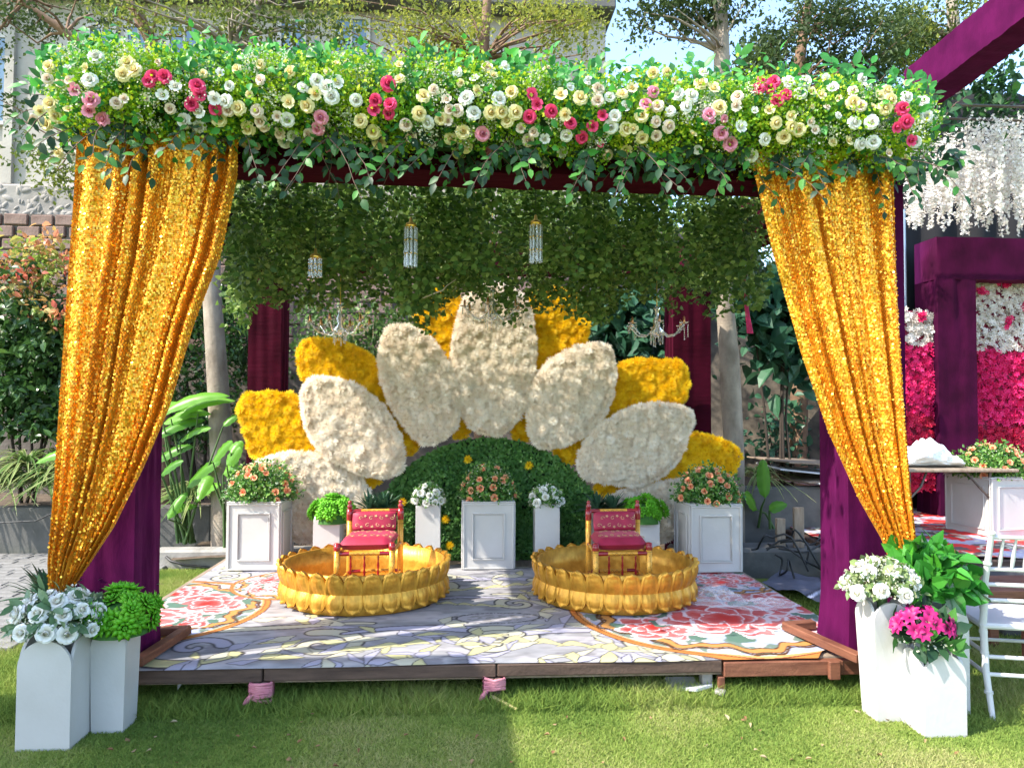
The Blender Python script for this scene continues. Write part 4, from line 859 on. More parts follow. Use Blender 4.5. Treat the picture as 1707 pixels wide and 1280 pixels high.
for ry in range(9):
    y = 4.42+ry*.185
    for rx_ in range(33):
        cj = int(rx_*24/33); px = 385+895*(cj+.5+.22*math.sin(cj*7.3))/24; col_ = math.sin(cj*4.7+ry*.25)
        x = P(px, 400, y).x+rg.uniform(-.045, .045)
        bot = P(px, 488+rg.uniform(-34, 20)+10*math.sin(px*.021)+22*col_, 5.1).z+.03*(5.1-y); L_ = BZ1-bot; ni += 1
        if ni > 298: break
        if ry < 2 and rx_ in (5, 6, 11, 18): L_ *= .6
        obj('vine_strand', ivm[rg.randrange(7)], None, ivy, Matrix.Translation((x, y+rg.uniform(-.06, .06), BZ1)) @ Matrix.Rotation(rg.uniform(0, 6.28), 4, 'Z') @ Matrix.Diagonal((1.0, 1.0, L_, 1)), 'stuff')
twig = P(690, 510, 4.6); MB().tube([P(705, 497, 4.6), P(722, 490, 4.55), P(738, 484, 4.55), P(745, 476, 4.6), P(760, 466, 4.7)], [.003, .004, .004, .003, .003], 6).build('twig', pm('pale_twig', (.45, .36, .26), rough=.8), ivy)

# ================================================================ LOTUS BACKDROP OF CHRYSANTHEMUMS
WP = {'c': [(765, 520), (752, 580), (755, 640), (765, 690), (785, 720), (820, 732), (850, 722), (878, 680), (893, 620), (893, 560), (882, 510), (868, 485), (840, 470), (800, 470), (778, 488)],
      'ul': [(640, 545), (660, 538), (690, 545), (725, 570), (750, 610), (765, 660), (768, 700), (755, 725), (718, 747), (690, 730), (660, 690), (640, 650), (630, 600)],
      'ur': [(1018, 573), (1026, 600), (1022, 660), (1005, 700), (970, 730), (915, 752), (885, 742), (878, 700), (880, 660), (900, 615), (940, 585), (985, 572)],
      'ml': [(502, 635), (530, 627), (560, 630), (610, 650), (650, 690), (672, 735), (678, 770), (668, 795), (620, 797), (570, 775), (535, 755), (510, 715), (502, 680)],
      'mr': [(1158, 690), (1153, 715), (1130, 770), (1095, 800), (1050, 812), (1005, 805), (965, 795), (957, 770), (975, 730), (1010, 700), (1060, 675), (1110, 672), (1150, 680)],
      'bl': [(402, 785), (440, 760), (500, 752), (555, 765), (600, 795), (622, 820), (632, 860), (600, 895), (540, 905), (470, 900), (415, 850)],
      'br': [(1000, 838), (1040, 815), (1090, 808), (1150, 797), (1215, 815), (1190, 860), (1130, 895), (1070, 905), (1020, 880)]}
YP = {'ml': [(492, 570), (520, 562), (560, 566), (600, 580), (628, 605), (690, 700), (707, 745), (680, 770), (640, 720), (560, 650), (498, 635)],
      'tl': [(690, 530), (700, 490), (750, 470), (770, 500), (772, 600), (785, 700), (780, 737), (757, 737), (750, 640), (735, 585)],
      'tr': [(885, 490), (905, 470), (955, 482), (980, 510), (983, 570), (930, 598), (900, 640), (888, 700), (885, 740), (845, 735), (870, 690)],
      'mr': [(1030, 605), (1070, 597), (1110, 600), (1145, 598), (1152, 640), (1140, 675), (1050, 690), (980, 745), (955, 775), (925, 772), (915, 755), (1000, 680)],
      'll': [(388, 660), (430, 652), (500, 655), (560, 740), (645, 797), (630, 815), (600, 812), (530, 770), (415, 765), (405, 720)],
      'rr': [(1150, 718), (1200, 730), (1245, 752), (1220, 797), (1110, 795), (1030, 818), (990, 826), (985, 808), (1080, 790)]}
WHERE = {'c': 'the centre top white petal, tallest', 'ul': 'white petal left of the centre one', 'ur': 'white petal right of the centre one', 'ml': 'white petal low on the left side', 'mr': 'white petal low on the right side', 'bl': 'bottom left white petal behind the rose box', 'br': 'bottom right white petal behind the rose box'}
lot = thing('lotus_backdrop', 'giant lotus flower backdrop of white and yellow chrysanthemum petals round a green dome', 'backdrop', (.3, 6.55, .2))
def inpoly(x, z, poly):
    ins = np.zeros(len(x), bool); m = len(poly)
    for i in range(m):
        (xa, za), (xb, zb_) = poly[i], poly[(i+1) % m]; c = ((za > z) != (zb_ > z)) & (x < (xb-xa)*(z-za)/(zb_-za+1e-12)+xa); ins ^= c
    return ins
def smooth_poly(p, it=1):
    p = [np.array(q) for q in p]
    for _ in range(it): p = [z for i in range(len(p)) for z in (p[i]*.75+p[(i+1) % len(p)]*.25, p[i]*.25+p[(i+1) % len(p)]*.75)]
    return [tuple(q) for q in p]
def board(name, poly, y, th, mat, parent):
    n = len(poly); V = [(x, y, z) for x, z in poly]+[(x, y+th, z) for x, z in poly]; b = MB().add(V, [list(range(n))[::-1], list(range(n, 2*n))]+[[i, (i+1) % n, n+(i+1) % n, n+i] for i in range(n)]); return b.build(name, mat, parent)
BR = [burst(70, seed=s, w=.075) for s in range(4)]
def petal(poly_px, y, mat, bmat, sp, rad, seed, label=None):
    rng = np.random.default_rng(seed); poly = smooth_poly([(P(px, py, y).x, P(px, py, y).z) for px, py in poly_px]); cx = sum(q[0] for q in poly)/len(poly); cz = sum(q[1] for q in poly)/len(poly)
    inner = [(cx+(x-cx)*.93, cz+(z-cz)*.94) for x, z in poly]
    bo = board('petal', inner, y, .04, bmat, lot)
    if label: bo['label'] = label
    xs_ = np.arange(min(q[0] for q in poly), max(q[0] for q in poly), sp); zs_ = np.arange(min(q[1] for q in poly), max(q[1] for q in poly), sp*.87)
    X, Z = np.meshgrid(xs_, zs_); X = X+(np.arange(len(zs_)) % 2)[:, None]*sp/2; X = X.ravel()+rng.normal(size=X.size)*sp*.22; Z = Z.ravel()+rng.normal(size=Z.size)*sp*.22
    core_ = [(cx+(x-cx)*.93, cz+(z-cz)*.93) for x, z in inner]; k = inpoly(X, Z, core_); X = X[k]; Z = Z[k]; ex = []; m_ = len(inner)
    for i_ in range(m_):
        a_ = np.array(inner[i_]); b_ = np.array(inner[(i_+1) % m_]); q_ = max(1, int(np.linalg.norm(b_-a_)/(sp*.6)))
        for z_ in range(q_): ex.append(a_+(b_-a_)*(z_+.5)/q_+rng.normal(size=2)*.004)
    ex = np.array(ex); X = np.concatenate([X, ex[:, 0]]); Z = np.concatenate([Z, ex[:, 1]])
    pa = np.array(inner); dd = np.min(np.hypot(X[:, None]-pa[None, :, 0], Z[:, None]-pa[None, :, 1]), 1); out = np.clip(1-dd/.08, 0, 1)
    pts = []
    for kk in range(4):
        s = np.arange(len(X)) % 4 == kk; n = s.sum()
        if not n: continue
        od = np.stack([X[s]-cx, np.zeros(n), Z[s]-cz], -1); zd = nrm(np.array([0, -1, 0])+nrm(od)*out[s][:, None]*.7+rng.normal(size=(n, 3))*.12)
        Rm = frames(np.cross(zd, np.array([1, .1, .2])), zd); pos = np.stack([X[s], y-.012-.018*(1-out[s])+rng.normal(size=n)*.009, Z[s]], -1)
        pts.append(scatter(BR[kk][0], BR[kk][1], pos, Rm, rng.uniform(.82, 1.18, n)*rad, rng))
    v, f, r = join(pts); r = np.clip(r*.55+np.repeat(rng.random(len(r)//4), 4)*.45, 0, 1)
    obj('chrysanthemums', mesh_np('chrysanthemums', v, f, False, r), mat, bo, kind='stuff')
wb = pm('cream_board', (.8, .7, .57), rough=.9); yb_ = pm('ochre_board', (.75, .48, .01), rough=.9)
YW = {'c': 6.43, 'ul': 6.41, 'ur': 6.41, 'ml': 6.39, 'mr': 6.39, 'bl': 6.46, 'br': 6.46}
for i, (k, p_) in enumerate(WP.items()): petal(p_, YW[k], M['mum_w'], wb, .052, .056, 60+i, WHERE[k])
for i, (k, p_) in enumerate(YP.items()): petal(p_, 6.55, M['mum_y'], yb_, .050, .053, 80+i)
# green dome
DY = 6.51; dc = P(815, 945, DY); dpoly = [(dc.x+math.cos(a)*(P(1024, 945, DY).x-dc.x), dc.z+math.sin(a)*(P(815, 730, DY).z-dc.z)) for a in np.linspace(0, math.pi, 40)]
dm = board('dome', dpoly, DY, .04, pm('dome_board', (.01, .03, .01), rough=.9), lot); dm['label'] = 'green boxwood half dome at the heart of the lotus'
rng = np.random.default_rng(9); X = rng.uniform(dpoly[-1][0]-.02, dpoly[0][0]+.02, 26000); Z = rng.uniform(.16, 1.5, 26000); k = inpoly(X, Z, [(dc.x+(x-dc.x)*1.01, z) for x, z in dpoly]); X = X[k]; Z = Z[k]; n = len(X)
yd = np.stack([rng.normal(size=n), -.5+.3*rng.normal(size=n), rng.normal(size=n)+.25], -1); zh = np.array([0, -1, .6])+rng.normal(size=(n, 3))*.45
v, f, r = scatter(LEAFW[0], LEAFW[1], np.stack([X, DY-.01-.035*rng.random(n)-.05*Noise2(70).fbm(X*7+20, Z*7, 2), Z], -1), frames(yd, zh), rng.uniform(.018, .040, n), rng, np.clip(.55*Noise2(71).fbm(X*9+20, Z*9, 3)*1.3+.45*rng.random(n)-.1, 0, 1))
obj('boxwood_leaves', mesh_np('boxwood_leaves', v, f, False, r), M['l_box'], dm, kind='stuff')
my = mesh_np('yellow_mum', BR[0][0], BR[0][1], False, np.repeat(RNG.random(70), 4), mats=[M['mum_y']])
for px, py in ((780, 765), (881, 775), (743, 864), (750, 907), (672, 835)):
    q = P(px, py, DY-.05); obj('yellow_chrysanthemum', my, None, lot, Matrix.Translation(q+Vector((0, -.05, 0))) @ Matrix.Rotation(R(90), 4, 'X') @ Matrix.Scale(.046, 4))
# steel props behind
for px in (560, 820, 1080):
    q = P(px, 700, 6.64); MB().tube([(q.x, 6.64, .1), (q.x, 6.64, q.z+.3)], .018, 8).build('prop', M['steel'], lot)
# ================================================================ LOTUS BASINS AND LOW CHAIRS
def petal_mesh(W, H, up, seed=0):
    nu, nv = 14, 10; V = []; T = []
    def pt(i, j, back):
        u = i/nu*2-1; t = j/nv; w = W/2*(1-t**3.6)**.55 if t < 1 else 0.0
        rim = 1 if abs(u) > .75 else 0
        cr = .034*(1-abs(u)**2.4)*(.30+.70*math.sin(math.pi*min(1, t*.86+.06)))+(.014 if abs(u) > .74 or t > .88 else 0)+.004*t
        fl = .0025*math.sin(u*14)*max(0, 1-2.2*t)
        return (u*w, -(cr+fl) if not back else .006-.5*cr, H*t*(1 if up else -1))
    for back in (0, 1):
        for j in range(nv+1):
            for i in range(nu+1): V.append(pt(i, j, back))
    m = (nu+1)*(nv+1)
    for b in (0, 1):
        for j in range(nv):
            for i in range(nu):
                q = b*m+j*(nu+1)+i; T.append((q, q+1, q+nu+2, q+nu+1))
    for j in range(nv):
        for i in (0, nu): q = j*(nu+1)+i; T.append((q, q+nu+1, q+m+nu+1, q+m))
    return mesh_np('petal', V, T, True, mats=[M['gold']])
PETN = 30
def basin(label, c, r):
    t = thing('lotus_basin', label, 'basin', (c[0], c[1], .2)); z0 = .205
    prof = [(r-.012, 0), (r+.0, .004), (r+.004, .05), (r-.004, .125), (r-.002, .13), (r+.006, .19), (r+.014, .248), (r-.008, .25), (r-.02, .13), (r-.028, .02), (r-.03, .012), (.001, .010)]
    MB().lathe(prof, 80, Matrix.Translation((c[0], c[1], z0))).build('basin_body', M['gold'], t)
    W = 2*math.pi*r/PETN*1.10; up = petal_mesh(W, .136, True); dn = petal_mesh(W, .118, False)
    for k in range(PETN):
        a = 2*math.pi*k/PETN; base = Matrix.Translation((c[0], c[1], z0)) @ Matrix.Rotation(a, 4, 'Z') @ Matrix.Translation((0, -r-.002, .135))
        obj('petal', up, None, t, base @ Matrix.Rotation(R(6), 4, 'X') @ Matrix.Rotation(random.uniform(-.02, .02), 4, 'Y'))
        obj('petal', dn, None, t, base @ Matrix.Translation((0, 0, -.001)) @ Matrix.Rotation(R(-3), 4, 'X'))
    return t
lc = ((G(468, 960, .35)+G(745, 960, .35))/2); rc = ((G(893, 960, .35)+G(1160, 960, .35))/2)
RLr = (G(745, 960, .35)-G(468, 960, .35)).length/2-.025; RRr = (G(1160, 960, .35)-G(893, 960, .35)).length/2-.025
lcy = G(607, 1029, .2).y+RLr; rcy = G(1027, 1028, .2).y+RRr
basin('golden lotus petal basin on the left half of the carpet', (lc.x, lcy), RLr)
basin('golden lotus petal basin on the right half of the carpet', (rc.x, rcy), RRr)
def turned(r, segs, h):
    """post profile: list of (z fraction, radius factor, material)"""
def low_chair(label, back_px, front_px, yb, yf):
    bm = (P(back_px[0], 880, yb), P(back_px[1], 880, yb)); fm = (P(front_px[0], 900, yf), P(front_px[1], 900, yf))
    B0 = Vector((bm[0].x, yb, .215)); B1 = Vector((bm[1].x, yb+(.03), .215)); F0 = Vector((fm[0].x, yf, .215)); F1 = Vector((fm[1].x, yf+.02, .215))
    zt = P(back_px[0], 834, yb).z; zf = P(front_px[0], 908, yf).z; zs = zf-.015
    t = thing('low_chair', label, 'chair', tuple((B0+F1)/2))
    def post(p, top, fin):
        m = MB(); h = top-p.z; r = .021; T_ = Matrix.Translation(p)
        red, gold = 0, 1
        segs = [(0, .16, red), (.16, .86 if fin else .90, gold), (.86 if fin else .90, 1.0, red)]
        for a, b, mi in segs: m.lathe([(r*1.08 if mi == 0 else r, h*a), (r*1.12 if mi == 0 else r*.98, h*(a+b)/2), (r*1.05 if mi == 0 else r, h*b), (.001, h*b)], 14, T_, mi)
        if fin: m.lathe([(r*.55, h), (r*.9, h+.012), (r*.95, h+.022), (r*.45, h+.034), (r*.7, h+.044), (r*.6, h+.056), (.001, h+.06)], 14, T_, red)
        else: m.lathe([(r*1.1, h), (r*1.0, h+.008), (r*.5, h+.012), (.001, h+.0125)], 14, T_, red)
        o = m.build('post', [M['red_lac'], M['gold_lac']], t); d = MB()
        za, zb = h*.2, h*(.8 if fin else .85); rr = r*1.012; turns = (zb-za)/.07
        for sg in (1, -1):
            for ph in (0, math.pi): d.tube([(p.x+rr*math.cos(ph+sg*6.283*turns*q/24), p.y+rr*math.sin(ph+sg*6.283*turns*q/24), p.z+za+(zb-za)*q/24) for q in range(25)], .0011, 4, False)
        for zz in (h*.17, h*.19, zb+.006): d.lathe([(rr, zz-.001), (rr*1.02, zz), (rr, zz+.001)], 14, T_)
        d.build('lattice_line', M['line'], o)
    post(B0, zt-.06, True); post(B1, zt-.06, True); post(F0, zf, False); post(F1, zf, False)
    def rail(a, b, r=.013, name='rail', rr=.23):
        a = Vector(a); b = Vector(b); d = b-a; m = MB()
        m.tube([a, a+d*rr], r*1.03, 10, True, 0); m.tube([a+d*rr, a+d*(1-rr)], r, 10, True, 1); m.tube([a+d*(1-rr), b], r*1.03, 10, True, 0)
        for q in (rr, rr+.03, 1-rr, 1-rr-.03): m.tube([a+d*(q-.006), a+d*(q+.006)], r*1.12, 10, True, 1)
        o = m.build(name, [M['red_lac'], M['gold_lac']], t); l = MB(); n = 9
        s = d.normalized().cross(Vector((0, 0, 1)))*r*1.03
        if s.y > 0: s = -s
        for k in range(n):
            q0 = rr+.06+(1-2*rr-.12)*k/n; q1 = rr+.06+(1-2*rr-.12)*(k+1)/n; up = Vector((0, 0, r*.65)) if k % 2 else Vector((0, 0, -r*.65))
            l.tube([a+d*q0+s-up, a+d*q1+s+up], .001, 4, False)
        l.build('zigzag_line', M['line'], o)
    zb = zt-.075
    rail(B0+Vector((0, 0, zb-.215)), B1+Vector((0, 0, zb-.215)))
    for a, b in ((F0, F1),):
        rail(a+Vector((0, 0, zs-.215-.045)), b+Vector((0, 0, zs-.215-.045)), .014); rail(a+Vector((0, 0, .12)), b+Vector((0, 0, .12)), .0125)
    for a, b in ((F0, B0), (F1, B1)):
        rail(a+Vector((0, 0, zs-.215-.045)), b+Vector((0, 0, zs-.215-.045)), .013); rail(a+Vector((0, 0, .12)), b+Vector((0, 0, .12)), .011)
    rail(B0+Vector((0, 0, .12)), B1+Vector((0, 0, .12)), .0125)
    for k in range(1, 4):
        p_ = F0.lerp(F1, k/4); h0, h1 = p_.z+.13, p_.z+zs-.215-.055
        MB().lathe([(.004, 0), (.007, .1*(h1-h0)), (.004, .2*(h1-h0)), (.009, .35*(h1-h0)), (.005, .48*(h1-h0)), (.009, .62*(h1-h0)), (.004, .78*(h1-h0)), (.007, .9*(h1-h0)), (.004, h1-h0)], 10, Matrix.Translation((p_.x, p_.y, h0))).build('spindle', M['red_lac'], t)
    # cushions
    def cushion(name, o_, ex, ey, ez, bul):
        m = MB(); n = 12; C_ = [o_, ex, ey, ez]
        def f(side):
            def g(u, v):
                a, b = u*2-1, v*2-1; e = (1-abs(a)**6)*(1-abs(b)**6); k = side*(.5+bul*e-.5*(1-max(.0, e)**.25))
                sx = a*(1-.03*b*b); sy = b*(1-.03*a*a); return tuple(o_+ex*(sx*.5)+ey*(sy*.5)+ez*k)
            return g
        m.grid(f(1), n, n); m.grid(f(-1), n, n); c = m.build(name, M['cushion'], t)
        e = MB(); rg = random.Random(len(label)+len(name)); sc = ex.length; ti = .0016
        def on(x, y): a, b = x*2, y*2; q = (1-abs(a)**6)*(1-abs(b)**6); return o_+ex*x+ey*y+ez*(.5+bul*q-.5*(1-max(0, q)**.25)+.02)
        for i in range(4):
            for j in range(2):
                x0 = -.36+.24*i+(.06 if j else -.02); y0 = -.2+.36*j; s_ = .055
                pts = [on(x0+s_*(1-q/14)*math.cos(q*.55+i)*1.0, max(-.44, min(.44, y0+s_*1.9*(1-q/14)*math.sin(q*.55+i)))) for q in range(13)]; e.tube(pts, ti, 4, False)
                for k in range(5):
                    an = k*1.257; cx_, cy_ = x0+.105, y0+(.10 if j else -.08); p0 = on(max(-.46, min(.46, cx_)), max(-.44, min(.44, cy_))); p1 = on(max(-.46, min(.46, cx_+.035*math.cos(an))), max(-.44, min(.44, cy_+.07*math.sin(an)))); e.tube([p0, p0.lerp(p1, .6), p1], [.001, .0032, .001], 5, False)
        e.build('embroidery', M['embroid'], c, kind='stuff')
    sx = (F1-F0); sc = (F0+F1+B0+B1)/4; sy = ((B0+B1)/2-(F0+F1)/2)
    cushion('seat_cushion', Vector((sc.x, sc.y-.01, zs+.012)), sx*.98, sy*.97, Vector((0, 0, .075)), .12)
    bx = (B1-B0)*.86; bc = (B0+B1)/2; cushion('back_cushion', Vector((bc.x, bc.y-.05, (zs+.05+zb-.01)/2+.005)), bx, Vector((0, .03, (zb-.015-zs-.035))), Vector((0, -.055, .008)), .15)
    return t
low_chair('low red and gold lacquered chair in the left basin, bright red cushions', (583, 667), (562, 653), lcy+.15, lcy-.24)
low_chair('low red and gold lacquered chair in the right basin, dark maroon cushions', (981, 1064), (993, 1083), rcy+.15, rcy-.24)

# ================================================================ WHITE BOXES, PLANTERS, ARRANGEMENTS
def panel_box(label, pxa, pxb, pyb, pyt, dep, rz=0, z=.2):
    a = G(pxa, pyb, z); b = G(pxb, pyb, z); w = b.x-a.x; y = (a.y+b.y)/2; h = P((pxa+pxb)/2, pyt, y).z-z; c = ((a.x+b.x)/2, y+dep/2, z+.006)
    t = thing('panelled_box', label, 'box', c, None, rz); Mx = WM[t]
    MB().box((-w/2, -dep/2, 0), (w/2, dep/2, h), bev=.004).build('carcass', M['white'], t, Mx)
    for k in range(4):
        ww = w if k % 2 == 0 else dep; off = dep/2 if k % 2 == 0 else w/2; Q = Mx @ Matrix.Rotation(k*math.pi/2, 4, 'Z'); m = MB()
        def fr(i, th, d, bv=.003):
            x0, x1, z0, z1 = -ww/2+i, ww/2-i, i, h-i
            for lo, hi in (((x0, z0), (x1, z0+th)), ((x0, z1-th), (x1, z1)), ((x0, z0+th), (x0+th, z1-th)), ((x1-th, z0+th), (x1, z1-th))):
                m.box((lo[0], -off-d, lo[1]), (hi[0], -off-.0005, hi[1]), Q, bv)
        fr(.002, .014, .010); fr(.075, .012, .012); fr(.09, .006, .006)
        m.build('moulding', M['white'], t)
    MB().box((-w/2-.008, -dep/2-.008, h+.0), (w/2+.008, dep/2+.008, h+.012), bev=.003).build('top_rim', M['white'], t, Mx)
    return t, Vector((c[0], c[1], z+h+.012)), w, dep
def arch_planter(label, base, w, h, tb=1.0, rz=0, group=None, d=None, sh=None):
    d = d or w; t = thing('arched_planter', label, 'planter', base, group, rz); Mx = WM[t]; th = .014
    for k in range(4):
        ww = w if k % 2 == 0 else d-2*th-.001; off = (d if k % 2 == 0 else w)/2; rr = ww/2*(sh or 1); zs_ = h-rr; q = [(-ww/2*tb, 0), (ww/2*tb, 0)]+[(ww/2*math.cos(a), zs_+rr*math.sin(a)) for a in np.linspace(0, math.pi, 15)]
        n = len(q); inc = lambda z: -(off*tb+(off-off*tb)*min(1, z/zs_))
        V = [(x, inc(z), z) for x, z in q]+[(x, inc(z)+th, z) for x, z in q]; Q = Mx @ Matrix.Rotation(k*math.pi/2, 4, 'Z') @ Matrix.Translation((0, -.0006*(k % 2), 0))
        MB().add([Q @ Vector(v_) for v_ in V], [list(range(n)), list(range(n, 2*n))[::-1]]+[[i, n+i, n+(i+1) % n, (i+1) % n] for i in range(n)]).build('panel', M['white'], t)
    MB().box((-w/2*.9, -d/2*.9, h*.62), (w/2*.9, d/2*.9, h*.64)).build('liner', M['soil'], t, Mx)
    return t
def dome_pts(c, r, n, rng, lo=-.1):
    d = rdir(n, rng); d[:, 2] = np.abs(d[:, 2])*(1-lo)+lo; d = nrm(d); return np.array(c)+d*np.array(r), d
def arrangement(name, label, c, r, blooms, seed, leaf, nleaf_, lsize, extra=None, cat='flowers', form='full', shape=LEAF, low=-.15, bloom_r=.03, group=None):
    rng = np.random.default_rng(seed); random.seed(seed); t = thing(name, label, cat, c, group)
    rad = rng.random((nleaf_, 1))**.35; p_, d_ = dome_pts((0, 0, 0), r, nleaf_, rng, low); rad = np.where(rng.random((nleaf_, 1)) < .08, rng.uniform(1.0, 1.22, (nleaf_, 1)), rad); p_ = p_*rad+np.array(c)
    v, f, q = scatter(shape[0], shape[1], p_, frames(d_+rdir(nleaf_, rng)*.9, d_+rdir(nleaf_, rng)*.7), rng.uniform(.7, 1.25, nleaf_)*lsize, rng)
    obj('foliage', mesh_np('foliage', v, f, False, q), leaf, t, kind='stuff')
    MB().tube([(c[0], c[1], c[2]-.12), (c[0], c[1], c[2]+.3*r[2])], [.02, .03], 8).build('stems', M['gstem'], t)
    if extra:
        n = extra[1]; p_, d_ = dome_pts(c, np.array(r)*1.05, n, rng, low); v, f, q = scatter(QROUND[0], QROUND[1], p_+rng.normal(size=(n, 3))*.012, frames(d_+rdir(n, rng), d_+rdir(n, rng)), rng.uniform(.6, 1.2, n)*extra[2], rng)
        obj('filler', mesh_np('filler', v, f, False, q), extra[0], t, kind='stuff')
    taken = []
    for kd, nb_ in blooms:
        k = 0; tr = 0
        while k < nb_ and tr < 400:
            tr += 1; pp, dd = dome_pts(c, np.array(r)*1.0, 1, rng, .0); pp = pp[0]; dd = dd[0]
            if dd[1] > .45 or any(np.linalg.norm(pp-q_) < bloom_r*1.7 for q_ in taken): continue
            taken.append(pp); k += 1; dv = Vector(dd)+Vector((random.uniform(-.3, .3), -.35, random.uniform(-.2, .2)))
            place_rose(t, pp, dv, bloom_r*random.uniform(.85, 1.15), kd, form)
    return t
SUCC = None
def succ_mesh():
    V = []; T = []; Q = []
    for li, (n, el, L, w) in enumerate(((5, 75, .55, .16), (7, 50, .8, .22), (9, 25, 1.0, .26), (10, 0, 1.0, .26))):
        for k in range(n):
            a = 2*math.pi*k/n+li*.4; e = R(el); d = np.array([math.cos(a)*math.cos(e), math.sin(a)*math.cos(e), math.sin(e)]); s = np.array([-math.sin(a), math.cos(a), 0])*w; u = np.array([-math.cos(a)*math.sin(e), -math.sin(a)*math.sin(e), math.cos(e)])*.09
            b = len(V); V += [d*.1, d*L*.6+s, d*L*.6+u, d*L*.6-s, d*L, d*L*.6-u*.8]; T += [(b, b+1, b+2), (b, b+2, b+3), (b+1, b+4, b+2), (b+2, b+4, b+3), (b, b+5, b+1), (b, b+3, b+5), (b+1, b+5, b+4), (b+3, b+4, b+5)]; Q += [.35+.1*li]*6
    return mesh_np('rosette', V, T, True, Q, mats=[M['l_succ']])
SM_ = succ_mesh()
def succulent(label, c, r, n, size, seed):
    rng = np.random.default_rng(seed); t = thing('succulent_bunch', label, 'plant', c); p_, d_ = dome_pts(c, r, n, rng, -.05); p_ = np.array(c)+(p_-np.array(c))*rng.uniform(.8, 1.18, (n, 1))
    for i in range(n):
        q = Vector(d_[i]).to_track_quat('Z', 'Y').to_matrix().to_4x4(); obj('rosette', SM_, None, t, Matrix.Translation(Vector(p_[i])) @ q @ Matrix.Rotation(rng.random()*6, 4, 'Z') @ Matrix.Scale(size*rng.uniform(.8, 1.2), 4))
    MB().lathe([(r[0]*.9, -.06), (r[0]*.85, 0), (r[0]*.5, r[2]*.6), (.001, r[2]*.75)], 14, Matrix.Translation(c)).build('moss_core', pm('succ_core', (.03, .12, .01), rough=.8), t); return t
def spiky(label, c, n, L, seed, nb_=4):
    rng = np.random.default_rng(seed); t = thing('spiky_plant', label, 'plant', c)
    for b in range(nb_):
        cc = np.array(c)+np.array([rng.uniform(-.08, .08), rng.uniform(-.05, .05), .03]); V = []; T = []; Q = []
        for i in range(n):
            az = rng.random()*6.28; el = rng.uniform(.15, 1.4); ll = L*rng.uniform(.7, 1.1); k0 = len(V); q = rng.random()
            for j in range(5):
                s = j/4; h = ll*s*math.cos(el); z = ll*s*math.sin(el)-.25*ll*s*s; w = .016*(1-s**2)*(.5+s if s < .5 else 1)+.0005; x, y_ = math.cos(az), math.sin(az)
                V += [(cc[0]+x*h-y_*-w, cc[1]+y_*h-x*w, cc[2]+z+.4*w), (cc[0]+x*h, cc[1]+y_*h, cc[2]+z), (cc[0]+x*h+y_*-w, cc[1]+y_*h+x*w, cc[2]+z+.4*w)]; Q += [q]*3
            for j in range(4):
                for o_ in (0, 1): k = k0+3*j+o_; T.append((k, k+1, k+4, k+3))
        obj('leaf_rosette', mesh_np('leaf_rosette', V, T, True, Q), M['l_spike'], t)
    return t
XW = (M['l_white'], 500, .014)
def rosebox(lab_box, lab_fl, a, b, pb, pt, dep, rz, seed, rr=.26, hh=.3, nb_=20, leaf=None):
    t, top, w, d = panel_box(lab_box, a, b, pb, pt, dep, rz)
    arrangement('rose_arrangement', lab_fl, tuple(top+Vector((0, 0, .01))), (rr, rr*.9, hh), [('O', nb_)], seed, leaf or M['l_mix'], 3600, .034, XW, form='cup', bloom_r=.033, low=-.02)
M['l_mix'] = leafm('bouquet_leaf', [(.035, .12, .03), (.07, .20, .035), (.14, .30, .05), (.25, .4, .1)], .3, .45)
rosebox('white panelled box at the left back of the stage', 'coral rose arrangement on the left panelled box', 379, 466, 952, 840, .42, R(-1), 31, .27, .27, 26)
rosebox('white panelled box in the middle before the green dome', 'coral rose arrangement on the middle panelled box', 771, 857, 950, 840, .42, 0, 32, .22, .26, 24)
rosebox('white panelled box at the right back of the stage', 'coral rose arrangement on the right panelled box', 1150, 1237, 955, 844, .42, R(1), 33, .25, .26, 24)
def slim(label, px0, px1, pyb, pyt, z=.2, **k):
    a = G(px0, pyb, z); b = G(px1, pyb, z); w = b.x-a.x; y = (a.y+b.y)/2; h = P((px0+px1)/2, pyt, y).z-z
    arch_planter(label, ((a.x+b.x)/2, y+w/2, z+.004), w, h, sh=.7, **k); return Vector(((a.x+b.x)/2, y+w/2, z+h))
q = slim('slim white arched planter holding white flowers left of the middle box', 692, 733, 950, 838)
arrangement('white_flowers', 'small white rose bunch in the slim planter left of the middle box', tuple(q+Vector((0, 0, .0))), (.12, .11, .13), [('W', 15)], 41, M['l_mix'], 600, .04, (M['l_white'], 700, .014), bloom_r=.032)
q = slim('slim white arched planter holding white flowers right of the middle box', 892, 933, 949, 840)
arrangement('white_flowers', 'small bluish white rose bunch in the slim planter right of the middle box', tuple(q+Vector((0, 0, .0))), (.13, .11, .12), [('W', 15)], 42, M['l_mix'], 600, .04, (M['l_white'], 500, .014), bloom_r=.034)
q = slim('slim white arched planter with green succulents beside the left rose box', 521, 565, 951, 861)
succulent('bright green succulent bunch between the left rose box and left chair', tuple(q+Vector((.03, -.0, -.0))), (.16, .12, .12), 34, .062, 43)
q = slim('slim white arched planter with green succulents behind the right chair', 1062, 1100, 948, 861)
succulent('bright green succulent bunch behind the right chair', tuple(q+Vector((-.02, -.0, -.0))), (.16, .12, .13), 34, .062, 44)
q = slim('slim white arched planter hidden behind the left chair', 606, 648, 947, 850); spiky('dark green spiky plant above the left chair back', tuple(q+Vector((.0, 0, -.05))), 34, .24, 45)
q = slim('slim white arched planter hidden behind the right chair', 992, 1032, 946, 850); spiky('dark green spiky plant above the right chair back', tuple(q+Vector((0, 0, -.05))), 34, .24, 46)
